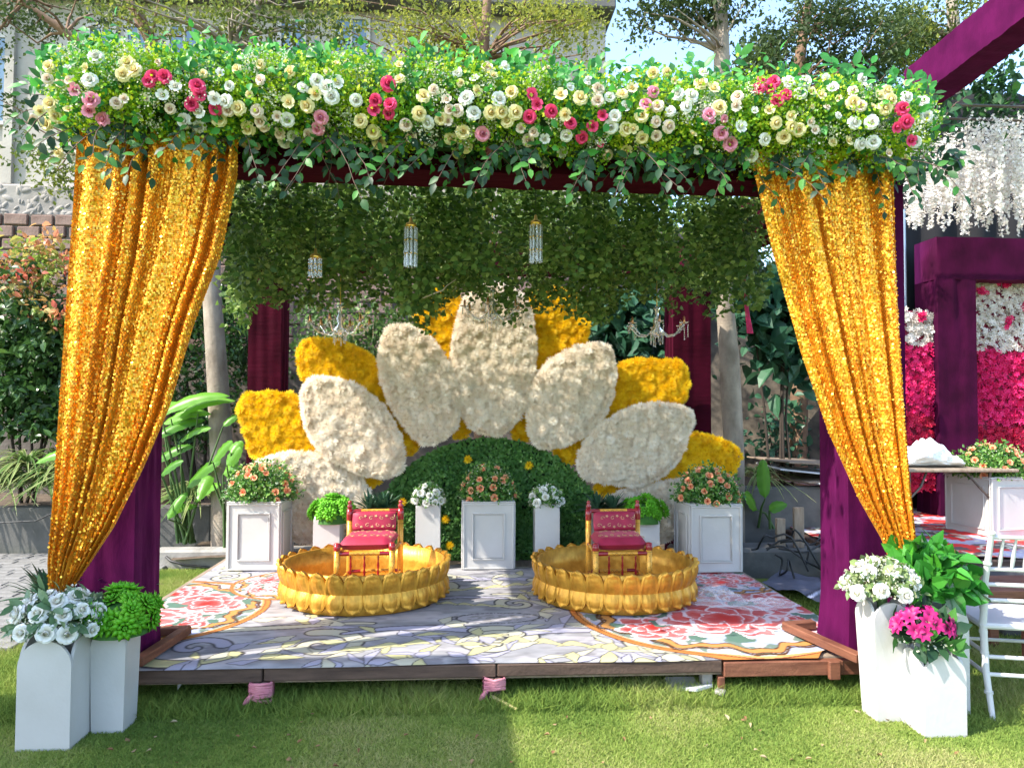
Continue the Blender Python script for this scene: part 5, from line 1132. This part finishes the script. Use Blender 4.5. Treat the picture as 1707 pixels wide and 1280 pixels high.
# foreground planters
def fgp(label, px0, px1, pyb, pyt, tb=1.0, rz=0, d=None):
    a = G(px0, pyb, 0); b = G(px1, pyb, 0); w = (b-a).length/tb; y = (a.y+b.y)/2; h = P((px0+px1)/2, pyt, y).z; d = d or w
    cx = (a.x+b.x)/2; arch_planter(label, (cx, y+d*tb/2, 0), w, h, tb, rz, d=d); return Vector((cx, y+d*tb/2, h)), w
q, w = fgp('white arched planter with white roses at the left front corner', 26, 114, 1252, 1068)
arrangement('white_roses', 'white rose bunch with pale leaves in the left front planter', tuple(q+Vector((0, -.0, .03))), (.185, .15, .14), [('W', 17)], 51, leafm('grey_green_leaf', [(.08, .16, .08), (.14, .24, .12), (.24, .34, .2)], .3, .5), 260, .07, (M['l_white'], 600, .013), bloom_r=.038, shape=LEAFE, low=.0)
q, w = fgp('white arched planter with green succulents at the left front', 152, 204, 1222, 1050, .9)
succulent('bright green succulent bunch in the left front planter', tuple(q+Vector((.02, -.0, .03))), (.15, .13, .12), 34, .066, 52)
q = G(90, 1180, 0); arch_planter('white arched planter behind the left white roses', (q.x-.02, q.y+.12, 0), .24, .50)
spiky('dark spiky leaved plant behind the white roses at the left front', (q.x-.03, q.y+.10, .47), 40, .26, 53, 5); spiky('dark spiky leaved plant at the foot of the left gold curtain', (q.x+.14, q.y+.22, .45), 30, .24, 54, 3)
q, w = fgp('tall tapering white planter with white roses at the right front', 1462, 1509, 1203, 1003, .77)
arrangement('white_roses', 'creamy white rose bunch in the tall right front planter', tuple(q+Vector((0, -.0, .04))), (.16, .14, .13), [('W', 16)], 55, leafm('pale_leaf', [(.10, .18, .06), (.2, .28, .10), (.34, .4, .2)], .3, .5), 420, .05, (M['l_white'], 900, .013), bloom_r=.039, low=.0)
q, w = fgp('white arched planter with glossy green leaves at the right front', 1556, 1619, 1194, 1010)
t = arrangement('leaf_bunch', 'glossy bright green leaf bunch in the rear right front planter', tuple(q+Vector((-.06, .0, .05))), (.21, .16, .21), [], 56, leafm('glossy_leaf', [(.02, .12, .02), (.035, .2, .025), (.08, .34, .03)], .3, .25, spec=.7), 330, .10, None, 'plant', shape=LEAFW, low=.0)
rng = np.random.default_rng(5); sp_ = MB()
for k in range(12):
    b = Vector(q)+Vector((rng.uniform(-.22, .08), rng.uniform(-.08, .08), .14)); tp = b+Vector((rng.uniform(-.05, .05), 0, rng.uniform(.06, .11))); sp_.tube([b, b.lerp(tp, .5)+Vector((.006, 0, 0)), tp], .002, 4)
    for j in range(6): c = b.lerp(tp, .4+.1*j); sp_.tube([c, c+Vector((.014*(1 if j % 2 else -1), 0, .012))], [.0015, .003], 4)
sp_.build('sprigs', pm('lime_sprig', (.3, .42, .08), rough=.6), t, kind='stuff')
q, w = fgp('short white arched planter with magenta flowers at the right front', 1541, 1614, 1229, 1091)
MAG = q+Vector((-.02, -.0, .04))
t = arrangement('magenta_flowers', 'magenta flower bunch with cream sprigs in the short right front planter', tuple(MAG), (.13, .11, .10), [], 57, M['l_dark'], 90, .09, (M['l_white'], 260, .016), shape=LEAF)
LV = []; LT = []; LQ = []
for k in range(7):
    a = k*2*math.pi/7
    for j in range(5):
        s = j/4; r_ = .1+.9*s; z_ = .55*s-.35*s*s*s; w_ = .26*math.sin(math.pi*min(1, .15+.8*s))
        for u_ in (-1, 0, 1): LV.append((r_*math.cos(a)-u_*w_*math.sin(a), r_*math.sin(a)+u_*w_*math.cos(a), z_+.06*abs(u_))); LQ.append(.2+.7*s)
    b = k*15
    for j in range(4):
        for u_ in (0, 1): c = b+3*j+u_; LT.append((c, c+1, c+4, c+3))
lily = mesh_np('lily_bloom', LV, LT, True, LQ, mats=[M['magenta']])
pp, dd = dome_pts(tuple(MAG+Vector((-.03, -.03, .05))), (.13, .09, .09), 30, np.random.default_rng(6), .1)
for i in range(30): obj('bloom', lily, None, t, Matrix.Translation(Vector(pp[i])) @ (Vector(dd[i])+Vector((0, -.5, 0))).to_track_quat('Z', 'Y').to_matrix().to_4x4() @ Matrix.Scale(.04, 4))
for i, (dx, dz, sz) in enumerate(((.17, .10, .10), (.16, -.02, .09), (-.14, .02, .09), (.1, -.05, .1), (-.07, -.06, .1), (.0, -.05, .09))):
    yd = Vector((dx, -.1, dz)).normalized(); zh = Vector((0, -1, .6)); x = yd.cross(zh).normalized(); z = x.cross(yd); obj('leaf', LEAFMESH['l_dark', i % 4], None, t, Matrix.Translation(MAG+Vector((dx*.35, -.08, dz*.4+.02))) @ Matrix((x, yd, z)).transposed().to_4x4() @ Matrix.Scale(sz, 4))

# ================================================================ CHANDELIERS, CRYSTAL LAMPS, RIBBON
def chandelier(label, px, py, y):
    c = P(px, py, y); t = thing('chandelier', label, 'chandelier', c); s = .21
    m = MB(); m.lathe([(.012, .16), (.03, .15), (.012, .13), (.014, .09), (.03, .06), (.018, .02), (.05, -.02), (.035, -.045), (.012, -.06), (.002, -.065)], 16, Matrix.Translation(c)); m.build('stem', M['crystal'], t)
    MB().tube([c+Vector((0, 0, .16)), (c.x, c.y, BZ1)], .003, 6).build('chain', M['goldlamp'], t)
    for k in range(6):
        a = k*math.pi/3+.35; d = Vector((math.cos(a), math.sin(a), 0)); arm = [c+d*.03+Vector((0, 0, -.01)), c+d*.09+Vector((0, 0, -.055)), c+d*.15+Vector((0, 0, -.045)), c+d*s+Vector((0, 0, .02))]
        ao = MB().tube(arm, .006, 8).build('arm', M['crystal'], t); e = c+d*s+Vector((0, 0, .02))
        MB().lathe([(.006, 0), (.03, .008), (.034, .014), (.008, .016)], 14, Matrix.Translation(e)).build('drip_cup', M['crystal'], ao)
        MB().lathe([(.008, .014), (.008, .05), (.003, .055), (.001, .06)], 10, Matrix.Translation(e)).build('candle', M['copper'], ao)
        for q_ in range(3):
            b = e+Vector((.028*math.cos(q_*2.1), .028*math.sin(q_*2.1), 0)); dm_ = MB()
            for j in range(3 if q_ else 6): dm_.lathe([(.001, -.014), (.006, -.008), (.001, 0)], 6, Matrix.Translation(b+Vector((0, 0, -.016*j))))
            dm_.build('bead_string', M['crystal'], ao)
    for k in range(8):
        a = k*math.pi/4; b = c+Vector((.045*math.cos(a), .045*math.sin(a), -.03)); dm_ = MB()
        for j in range(5+k % 3): dm_.lathe([(.001, -.014), (.0055, -.008), (.001, 0)], 6, Matrix.Translation(b+Vector((0, 0, -.015*j))))
        dm_.build('bead_string', M['crystal'], t)
chandelier('crystal chandelier hanging over the left yellow petal', 567, 545, 5.35); chandelier('crystal chandelier half hidden by ivy above the centre petal', 820, 520, 5.35); chandelier('crystal chandelier hanging before the right maroon post', 1095, 548, 5.3)
def crystal_lamp(label, px, py0, py1, y, top=True):
    a = P(px, py0, y); b = P(px, py1, y); h = a.z-b.z; t = thing('crystal_lamp', label, 'lamp', a); r = .034
    MB().tube([a+Vector((0, 0, .03)), (a.x, a.y, BZ0+.3)], .0016, 6).build('cord', M['cable'], t)
    MB().lathe([(.003, .05), (.008, .045), (.012, .02), (r*.9, .01), (r, 0), (r, -.012), (.001, -.012)], 18, Matrix.Translation(a)).build('cap', M['goldlamp'], t)
    for k in range(9):
        an = k*2*math.pi/9; x, y_ = a.x+r*math.cos(an), a.y+r*math.sin(an)
        for j in range(3):
            z1 = a.z-.014-j*(h-.014)/3; z0 = z1-(h-.014)/3+.008; MB().tube([(x, y_, z0), (x, y_, z1)], .0085, 6).build('crystal_rod', M['crystal'], t)
            if j: MB().lathe([(.001, -.005), (.006, 0), (.001, .005)], 8, Matrix.Translation((x, y_, z1+.004))).build('gilt_bead', M['goldlamp'], t)
crystal_lamp('left of the two large crystal rod lamps hanging in the ivy', 685, 376, 447, 4.3); crystal_lamp('right of the two large crystal rod lamps hanging in the ivy', 893, 372, 440, 4.3); crystal_lamp('small crystal rod lamp half buried in ivy on the left', 526, 428, 464, 4.42)
rb = MB(); a = P(1244, 470, 5.2)
for k in range(5):
    o_ = random.uniform(-.012, .012); rb.tube([a+Vector((o_*.3, 0, .1)), P(1241+k, 500, 5.2), P(1246, 525, 5.2)+Vector((o_, 0, 0)), P(1246+k*2.2, 556, 5.2)], .005, 5)
tag(rb.build('pink_ribbon', pm('pink_cloth', (.55, .02, .13), rough=.7)), 'hot pink ribbon hanging from the ivy at the right', 'ribbon')

# ================================================================ NEIGHBOURING STAGE ON THE RIGHT
NZ_ = .3; ns0 = G(1500, 935, NZ_); 
tag(MB().box((ns0.x-.25, ns0.y, 0), (8.5, 9.0, NZ_), bev=.01).build('side_stage', M['wood_dark']), 'dark wooden stage of the neighbouring set on the right', 'stage')
a, b, c, d = (ns0.x-.2, ns0.y+.02), (7.5, ns0.y+.02), (7.5, 8.9), (ns0.x-.2, 8.9)
fv, ft = strip_carpet('', '', [a, b, c, d], NZ_+.004, 14, .035, (190, 110)); p = Painter(fv[:, 0], fv[:, 1]); n1 = Noise2(6); n2 = Noise2(7)
p.C = c3(170, 168, 186)[None]*(.7+.5*n1.fbm(fv[:, 0]*6, fv[:, 1]*8)[:, None]); p.fill((n2.fbm(fv[:, 0]*4, fv[:, 1]*6, 3) > .52).astype(float), RED); p.fill((n1.fbm(fv[:, 0]*5+4, fv[:, 1]*9, 3) > .62).astype(float), c3(90, 80, 76)); p.fill((np.abs(n2.fbm(fv[:, 0]*5, fv[:, 1]*3+8, 3)-.5) < .02).astype(float), CREAM)
tag(obj('side_carpet', mesh_np('side_carpet', fv, ft, True, col=np.concatenate([p.C, np.ones((len(fv), 1))], 1)), M['carpet']), 'rumpled red and grey printed carpet under the folding table', 'carpet')
for i, (px0, px1, py) in enumerate(((1506, 1560, 918), (1540, 1632, 936))):
    a = G(px0, py, NZ_+.05); b = G(px1, py+4, NZ_+.05)
    tag(MB().box((a.x, a.y, NZ_+.03), (b.x, a.y+.12, NZ_+.06), bev=.003).build('loose_plank', M['ply']), ('loose plank at the stage edge next to the right gold curtain', 'loose plank at the stage edge behind the glossy leaf bunch')[i], 'plank')
# black backdrop and purple frame
DYB = 8.6; x0 = P(1452, 500, DYB).x
def drape(u, v): return (x0+5.5*u, DYB+.05*math.sin(u*70)+.02*math.sin(u*31+v*3), .3+5.1*v)
tag(MB().grid(drape, 160, 10).build('black_drape', M['black']), 'tall black cloth drape behind the pink flower panels', 'drape')
FY = 7.95; fx0 = P(1563, 500, FY).x; fx1 = P(1627, 500, FY).x; fz = P(1600, 395, FY).z; fzi = P(1660, 466, FY).z
cloth_post('velvet_frame_post', 'purple velvet upright of the frame round the pink flower wall', fx0, fx1, FY, FY+.42, NZ_, fzi, M['plum'], .01, 7, .008)
beam('velvet_frame_beam', 'purple velvet head beam of the frame over the pink flower wall', (fx0, FY+.21, fzi-.002), (fx1+3, FY+.21, fzi-.002), fz-fzi, .42, M['plum'], 8)
def blossom_panel(name, label, xa, xb, za, zb, y, split, seed, spots):
    t = thing(name, label, 'flower wall', ((xa+xb)/2, y, za)); rng = np.random.default_rng(seed); MB().box((xa, y, za), (xb, y+.05, zb)).build('board', pm(name+'_board', (.25, .02, .06), rough=.9), t)
    fl5 = []; ff = []
    for k in range(6):
        a = k*1.047; b = len(fl5); fl5 += [(0, 0, 0), (.62*math.cos(a-.45), .62*math.sin(a-.45), .3), (1.0*math.cos(a), 1.0*math.sin(a), .2), (.62*math.cos(a+.45), .62*math.sin(a+.45), .3)]; ff += [(b, b+1, b+2), (b, b+2, b+3)]
    for nm, z0, z1, mt in (('white_blossoms', split[0], zb, M['wist']), ('pink_blossoms', split[1], split[0], M['pinkbl']), ('red_blossoms', za, split[1], M['redbl'])):
        n = int((xb-xa)*(z1-z0)/.0010); X = rng.uniform(xa-.02, xb+.02, n); Z = rng.uniform(z0, z1, n)+rng.normal(size=n)*.015; pos = np.stack([X, y-.02-.05*rng.random(n), Z], -1); zd = nrm(np.array([0, -1, .1])+rng.normal(size=(n, 3))*.5)
        v, f, r = scatter(fl5, ff, pos, frames(np.cross(zd, rdir(n, rng)), zd), rng.uniform(.03, .046, n), rng); obj(nm, mesh_np(nm, v, f, False, r), mt, t, kind='stuff')
    for (sx, sz) in spots:
        n = 12; pos = np.array([(sx+rng.normal()*.028, y-.08, sz+rng.normal()*.024) for _ in range(n)]); zd = nrm(np.array([0, -1, .1])+rng.normal(size=(n, 3))*.4); v, f, r = scatter(fl5, ff, pos, frames(np.cross(zd, rdir(n, rng)), zd), np.full(n, .04), rng); obj('pink_posy', mesh_np('pink_posy', v, f, False, r), M['pinkbl'], t)
PY_ = 8.25; g = lambda px, py: (P(px, py, PY_).x, P(px, py, PY_).z)
blossom_panel('flower_wall', 'wide white to pink blossom wall inside the purple frame', fx1-.05, fx1+2.6, NZ_+.0, P(1660, 462, PY_).z, PY_, (P(1660, 586, PY_).z, P(1660, 710, PY_).z), 61, [g(1667, 476), g(1628, 488), g(1700, 512), g(1672, 537)])
blossom_panel('flower_pillar', 'narrow white to red blossom pillar beside the right gold curtain', P(1470, 600, 8.1).x, P(1552, 600, 8.1).x, P(1520, 815, 8.1).z, P(1520, 518, 8.1).z, 8.1, (P(1520, 575, 8.1).z, P(1520, 690, 8.1).z), 62, [(P(1537, 527, 8.0).x, P(1537, 527, 8.0).z), (P(1500, 560, 8.0).x, P(1500, 560, 8.0).z)])
# overhead beam and white wisteria
ba = P(1553, 146, 5.9); bb = ba+(P(1720, 20, 4.9)-ba)*1.35; bw_ = .3
beam('velvet_canopy_beam', 'magenta purple velvet beam running overhead at the top right', (ba.x+.13, ba.y+.35, ba.z-.02), (bb.x+.13, bb.y, bb.z), .33, .28, M['velvet'], 9)
wis = thing('hanging_wisteria', 'mass of hanging white wisteria strings under the purple canopy', 'flower strings', (4.2, 6.5, 3.9))
wm = []
for k in range(5):
    rg2 = np.random.default_rng(500+k); n = 110; s = rg2.random(n)**.8; pos = np.stack([rg2.normal(size=n)*.045*(1.1-s), rg2.normal(size=n)*.045*(1.1-s), -s], -1); zd = rdir(n, rg2)
    v, f, r = scatter(QROUND[0], QROUND[1], pos, frames(rdir(n, rg2), zd), np.stack([rg2.uniform(.035, .05, n)]*2+[rg2.uniform(.035, .05, n)*1.2], -1), rg2); wm.append(mesh_np('wisteria_string', v, f, False, r, mats=[M['wist']]))
rg = random.Random(9)
for k in range(7): MB().tube([(P(1500, 200, 6.6).x, 5.9+.28*k, 4.07), (6.6, 5.9+.28*k, 4.07)], .012, 6).build('roof_bar', M['steel'], wis)
for i in range(170):
    y = rg.uniform(5.9, 7.5); px = rg.uniform(1510, 1735); topy = 330-1.05*(px-1500)+rg.uniform(-30, 40); topy = max(85, topy); bot = min(395, 340+.06*(px-1500)+rg.uniform(-75, 45)); zt = min(4.04, P(px, topy, y).z); zb = P(px, bot, y).z
    if zt-zb < .2: zt = zb+.25
    obj('wisteria_string', wm[rg.randrange(5)], None, wis, Matrix.Translation((P(px, 300, y).x, y, zt)) @ Matrix.Rotation(rg.uniform(0, 6.28), 4, 'Z') @ Matrix.Diagonal((.72, .72, zt-zb, 1)), 'stuff')
rng = np.random.default_rng(44); cl = np.array([tuple(P(px, py, 6.3+.2*rng.random())) for px, py in [(1590+rng.uniform(-20, 90), 150+rng.uniform(-60, 60)) for _ in range(26)]]); v, f, r = leaf_cloud(cl, 30, .09, .07, LEAF, rng); obj('canopy_leaves', mesh_np('canopy_leaves', v, f, False, r), M['l_dark'], wis, kind='stuff')
q0 = P(1549, 392, 7.9); q1 = P(1553, 330, 7.9); tag(MB().tube([(q0.x, 8.42, .3), (q0.x, 8.42, q1.z)], .045, 10).build('pale_pole', pm('pale_blue_cloth', (.45, .55, .70), rough=.7)), 'pale blue cloth wrapped pole above the purple frame', 'pole')
# folding table with a plastic bag, box with flowers
ta, tb_ = G(1517, 900, NZ_), G(1688, 908, NZ_); tz = P(1600, 781, ta.y).z; ft_ = thing('folding_table', 'brown folding table with angled braces on the side stage', 'table', (ta.x, ta.y, NZ_)); tx0, tx1 = P(1460, 780, ta.y).x, P(1692, 785, ta.y).x
MB().box((tx0, ta.y-.06, tz-.03), (tx1, ta.y+.62, tz), bev=.008).build('tabletop', M['ply'], ft_)
for (x, y) in ((ta.x, ta.y), (tb_.x, ta.y), (ta.x, ta.y+.56), (P(1603, 900, ta.y+.5).x+.1, ta.y+.5)):
    MB().tube([(x, y, NZ_), (x, y, tz-.03)], .014, 8).build('leg', M['steel'], ft_)
for x, s_ in ((ta.x, 1), (tb_.x, -1)):
    MB().tube([(x, ta.y, tz-.28), (x+s_*.11, ta.y, tz-.17), (x+s_*.2, ta.y+.05, tz-.03)], .011, 8).build('brace', M['steel'], ft_); MB().tube([(x, ta.y, tz-.24), (x, ta.y+.5, tz-.24)], .011, 8).build('cross_bar', M['steel'], ft_)
bc = P(1548, 755, ta.y+.25); bl, br_ = P(1482, 770, ta.y+.25).x, P(1600, 770, ta.y+.25).x; nn = Noise2(21)
def bag(u, v):
    a = u*2*math.pi; ph = v*math.pi; x = math.cos(ph); r_ = math.sin(ph)**.7; k = 1+.42*(float(nn.fbm(np.array([u*14]), np.array([v*11]), 3)[0])-.5)*2
    pk = .17*(1.0-.5*(x-.1)**2+.25*math.exp(-((x+.15)/.3)**2))
    return ((bl+br_)/2-(br_-bl)/2*x, ta.y+.25+.2*r_*math.cos(a)*k, tz+.004+max(0, pk*(.5+.5*math.sin(a))*r_*k*1.15))
tag(MB().grid(bag, 72, 44).build('plastic_bag', M['plastwhite']), 'stuffed white plastic bag lying on the folding table', 'bag')
pb_, top, w, d = panel_box('white panelled box on the side stage behind the folding table', 1640, 1745, 898, 798, .55, R(8), NZ_)
arrangement('rose_arrangement', 'orange rose arrangement on the side stage box at the right edge', tuple(top+Vector((0, 0, .0))), (.36, .3, .28), [('O', 26)], 34, M['l_mix'], 3600, .04, XW, form='cup', bloom_r=.036, low=-.05)
# white chair and brown bench
def chiavari(label, base, rz):
    t = thing('white_chair', label, 'chair', base, None, rz); Q = WM[t]; w = .39; d = .40; H = .90; T_ = lambda *p_: Q @ Vector(p_)
    for x in (0, w):
        m = MB(); pr = [T_(x, -.09, 0), T_(x, -.02, .22), T_(x, 0, .44), T_(x, -.03, .66), T_(x, -.11, H)]; m.tube(pr, [.013, .017, .018, .016, .014], 10)
        for z, y in ((.12, -.05), (.3, -.01), (.4, -.0), (.52, -.01), (.62, -.025), (.75, -.06)): m.tube([T_(x, y, z-.006), T_(x, y, z+.006)], .0205, 10)
        m.lathe([(.014, 0), (.02, .008), (.016, .018), (.001, .02)], 10, Q @ Matrix.Translation((x, -.112, H-.004))); m.build('back_leg', M['chairwhite'], t)
        MB().tube([T_(x, d, 0), T_(x, d-.01, .42)], [.012, .017], 10).build('front_leg', M['chairwhite'], t)
        MB().tube([T_(x, -.02, .2), T_(x, d, .2)], .01, 8).build('stretcher', M['chairwhite'], t); MB().tube([T_(x, -.01, .3), T_(x, d, .3)], .01, 8).build('stretcher', M['chairwhite'], t)
    for z, y in ((.885, -.105), (.72, -.05), (.64, -.028), (.56, -.015), (.28, -.01), (.2, -.03)): MB().tube([T_(0, y, z), T_(w, y, z)], .0105, 8).build('cross_rail', M['chairwhite'], t)
    MB().tube([T_(0, d, .25), T_(w, d, .25)], .01, 8).build('stretcher', M['chairwhite'], t)
    for k in range(1, 7):
        x = w*k/7; sp = MB(); sp.tube([T_(x, -.05, .72), T_(x, -.065, .77), T_(x, -.08, .82), T_(x, -.105, .885)], [.007, .01, .008, .006], 8); sp.build('spindle', M['chairwhite'], t)
    MB().box((-.018, -.02, .415), (w+.018, d+.02, .445), Q, bev=.01).build('seat', M['chairwhite'], t); return t
cb = G(1663, 1200, 0); chiavari('white resin banquet chair at the right picture edge', (cb.x, cb.y+.09, 0), R(-14))
wb0 = G(1636, 985, .44); wbn = thing('wooden_bench', 'reddish brown plank bench behind the white chair', 'bench', (wb0.x, wb0.y, 0))
MB().box((wb0.x, wb0.y, .39), (wb0.x+1.6, wb0.y+.4, .44), bev=.006).build('seat_plank', M['wood_red'], wbn)
for x, y in ((wb0.x+.30, wb0.y+.03), (wb0.x+.30, wb0.y+.34), (wb0.x+1.5, wb0.y+.03), (wb0.x+1.5, wb0.y+.34)): MB().box((x, y, 0), (x+.06, y+.05, .39), bev=.004).build('leg', M['wood_red'], wbn)
k0, k1 = G(1612, 1037, 0), G(1675, 1072, 0)
tag(MB().box((k0.x, k1.y+.1, 0), (8.0, ns0.y-.02, .26), bev=.01).build('low_riser', pm('charcoal_skirt', (.035, .035, .037), (.055, .055, .056), .8, scale=4)), 'charcoal skirted riser behind the white chair', 'riser')

# ================================================================ UNSEEN CANOPY ON THE LEFT (added to cast shade on the left lawn)
cp = thing('unseen_shade_canopy', 'unseen purple canopy added left of the picture to shade the lawn', 'canopy', (-4.6, 1.2, 0))
MB().box((-6.6, -1.5, 4.0), (-3.42, 2.62, 4.06), bev=.01).build('roof', M['velvet'], cp)
for x, y in ((-6.5, -1.4), (-3.52, -1.4), (-6.5, 2.5), (-3.52, 2.5)): MB().box((x-.06, y-.06, 0), (x+.06, y+.06, 4.0), bev=.01).build('post', M['velvet'], cp)

# ================================================================ LOOSE THINGS
cab = random.Random(3)
for i in range(7):
    a = G(cab.uniform(1238, 1300), cab.uniform(905, 925), .28); pts = [a]
    for k in range(6):
        a = Vector((a.x+cab.uniform(-.05, .22), a.y+cab.uniform(-.12, .06), max(.03, a.z+cab.uniform(-.12, .09)))); pts.append(a)
    pts[-1].z = .03; fine = []
    for k in range(len(pts)-1):
        for s in (0, .33, .66): p0, p1, p2, p3 = pts[max(0, k-1)], pts[k], pts[k+1], pts[min(len(pts)-1, k+2)]; fine.append(.5*((2*p1)+(p2-p0)*s+(2*p0-5*p1+4*p2-p3)*s*s+(3*p1-p0-3*p2+p3)*s**3))
    tag(MB().tube(fine, .009, 6).build('cable', M['cable']), 'black cable in the tangle on the concrete ledge right of the stage', 'cable', 'black cables on the ledge')
tag(MB().tube([P(0, 871, 7.5), P(60, 868, 7.4), P(95, 852, 7.3), P(150, 820, 7.2)], .008, 6).build('cable', M['cable']), 'black cable slung in front of the spider plants', 'cable')
tag(MB().tube([G(268, 920, .12), G(285, 935, .1), G(310, 942, .05), G(350, 946, .02)], .012, 6).build('cable', M['cable']), 'black hose lying over the kerb by the left post', 'hose')
SHL = ['topmost of the stacked board sheets on the right bank', 'second board sheet in the stack on the right bank', 'third board sheet in the stack on the right bank', 'lowest tilted board sheet in the stack on the right bank']
for i, (px, py, rz, tilt) in enumerate(((1325, 768, .1, .05), (1330, 782, -.12, .10), (1345, 795, .2, -.04), (1352, 806, .35, .16))):
    c = P(px, py, 7.7); Q = Matrix.Translation(c) @ Matrix.Rotation(rz, 4, 'Z') @ Matrix.Rotation(tilt, 4, 'Y'); tag(MB().box((-.32, -.45, -.008), (.5, .45, .008), Q, bev=.002).build('board_sheet', (M['ply'], M['greymetal'], M['ply'], M['greymetal'])[i]), SHL[i], 'board')
for i, px in enumerate((1306, 1332)):
    a = G(px, 914, .26); tag(MB().box((a.x-.05+.02*i, a.y+.02, .262), (a.x+.03+.03*i, a.y+.06, .262+(.26, .36)[i]), bev=.003).build('timber_offcut', M['ply']), ('short pale timber offcut standing on the concrete ledge', 'tall pale timber offcut standing on the concrete ledge')[i], 'timber')
def crumple(name, label, c, r, seed, mat, cat, n=(56, 40)):
    nn = Noise2(seed)
    def f(u, v):
        a = u*2*math.pi; q = v**.8; x = q*math.cos(a); y = q*math.sin(a); N1 = lambda k: float(nn.fbm(np.array([x*k+20]), np.array([y*k+20]), 2)[0])
        rd = 1-abs(2*N1(3.2)-1)*1.6; rd2 = 1-abs(2*N1(8)-1)*1.5; ed = .72+.5*float(nn.fbm(np.array([math.cos(a)*3+9]), np.array([math.sin(a)*3+9]), 2)[0])
        return (c[0]+r[0]*x*ed*1.15, c[1]+r[1]*y*ed*1.15, c[2]+.003+max(0, r[2]*(1-q**2.2)*(.35+.55*rd+.22*rd2)))
    return tag(MB().grid(f, n[0], n[1], False).build(name, mat), label, cat)
c = G(1205, 1003, .21); crumple('plastic_wrap', 'crumpled clear plastic wrap heap beside the right basin', tuple(c+Vector((-.03, .05, 0))), (.20, .16, .085), 3, M['plastic'], 'plastic')
c = G(1275, 1010, .21); crumple('plastic_wrap', 'thin flat clear plastic wrap trailing towards the right post', tuple(c+Vector((0, 0, 0))), (.2, .1, .05), 5, M['plastic'], 'plastic')
a, b = G(797, 1158, .006), G(862, 1182, .006)
tag(MB().tube([a, a.lerp(b, .3)+Vector((0, 0, .02)), a.lerp(b, .6)+Vector((0, .01, .006)), b], [.006, .012, .012, .008], 5).build('straw_strip', M['straw']), 'yellow straw strip on the grass by the middle wrapped leg', 'strip')
dq = [('grey stone slab fragment tilted under the stage front', 1140, 1155, .16, .1, .25, M['concrete']), ('crumpled grey sheet scrap under the stage front', 1165, 1160, .13, .12, -.15, M['greymetal']), ('small grey rubble lump under the stage beside the white leg', 1205, 1168, .06, .05, .1, M['concrete'])]
for i, (lb, px, py, w, d, tl, mt) in enumerate(dq):
    c = G(px, py, 0); Q = Matrix.Translation((c.x, c.y+.04, .03)) @ Matrix.Rotation(.5*i, 4, 'Z') @ Matrix.Rotation(tl*1.6, 4, 'X'); tag(MB().box((-w/2, -d/2, -.008), (w/2, d/2, .012), Q, bev=.004).build('debris', mt), lb, 'debris')
sc = G(296, 1150, .03); tag(MB().add([tuple(sc), tuple(sc+Vector((.03, .0, .045))), tuple(sc+Vector((.018, -.012, .07))), tuple(sc+Vector((-.006, .008, .05)))], [[0, 1, 2], [0, 2, 3]]).build('paper_scrap', M['white']), 'white paper scrap hanging at the left stage front', 'paper')
# fallen leaves
rg = random.Random(17); LBL = 'dry fallen leaf lying on the lawn in front of the stage'
dlm = [mesh_np('fallen_leaf', l[0], l[1], True, mats=[M['dry']]) for l in (leaf_shape(.3, .25, -.2), leaf_shape(.36, -.2, .3), leaf_shape(.22, .3, .3))]
for i in range(58):
    px, py = rg.uniform(180, 1600), rg.uniform(1165, 1278); c = G(px, py, .014)
    if c.y > FX-.06: continue
    o = obj('fallen_leaf', dlm[i % 3], None, None, Matrix.Translation(c) @ Matrix.Rotation(rg.uniform(0, 6.28), 4, 'Z') @ Matrix.Rotation(rg.uniform(-.4, .4), 4, 'X') @ Matrix.Scale(rg.uniform(.018, .036), 4)); tag(o, LBL, 'leaf', 'dry leaves on the lawn')
# ================================================================ GRASS
rng = np.random.default_rng(2)
def grass(n, x0, x1, y0, y1, hmin, hmax, near=False):
    X = rng.uniform(x0, x1, n); Y = y0+(y1-y0)*rng.random(n)**(1.35 if near else 1); k = np.abs(X-.063*Y) < .72*Y+.25; X = X[k]; Y = Y[k]; n = len(X)
    nn = Noise2(33); h = rng.uniform(hmin, hmax, n)*(.7+.6*nn.fbm(X*3, Y*3, 3)); lean = rng.normal(size=(n, 2))*.75; w = rng.uniform(.0016, .0034, n)*(.7+Y*.12); az = rng.random(n)*6.28
    V = np.zeros((n, 3, 3)); V[:, 0] = np.stack([X-w*np.cos(az), Y-w*np.sin(az), 0*X], -1); V[:, 1] = np.stack([X+w*np.cos(az), Y+w*np.sin(az), 0*X], -1); V[:, 2] = np.stack([X+lean[:, 0]*h, Y+lean[:, 1]*h, h], -1)
    pat = nn.fbm(X*2.1+3, Y*2.1+5, 4); r = np.clip(rng.random(n)*.55+(pat-.38)*1.7+.5*np.clip(nn.fbm(X*.9+8, Y*1.4, 2)-.5, 0, 1), 0, 1)
    return V.reshape(-1, 3), np.arange(n*3).reshape(n, 3), np.repeat(r, 3)
parts = [grass(330000, -2.9, 3.3, 2.55, FX+.3, .007, .017, True), grass(12000, -2.3, 2.1, FX-.16, FX+.12, .035, .085), grass(50000, -4.5, -1.9, 3.8, 5.2, .02, .045), grass(50000, -2.75, -1.85, 5.0, 6.95, .02, .05), grass(60000, 2.1, 4.4, 3.4, 6.2, .02, .045)]
v, f, r = join(parts)
obj('grass', mesh_np('grass', v, f, False, r), M['grass'], kind='stuff'); tag(bpy.data.objects['grass'], 'short mown green lawn grass around the stage', 'grass')
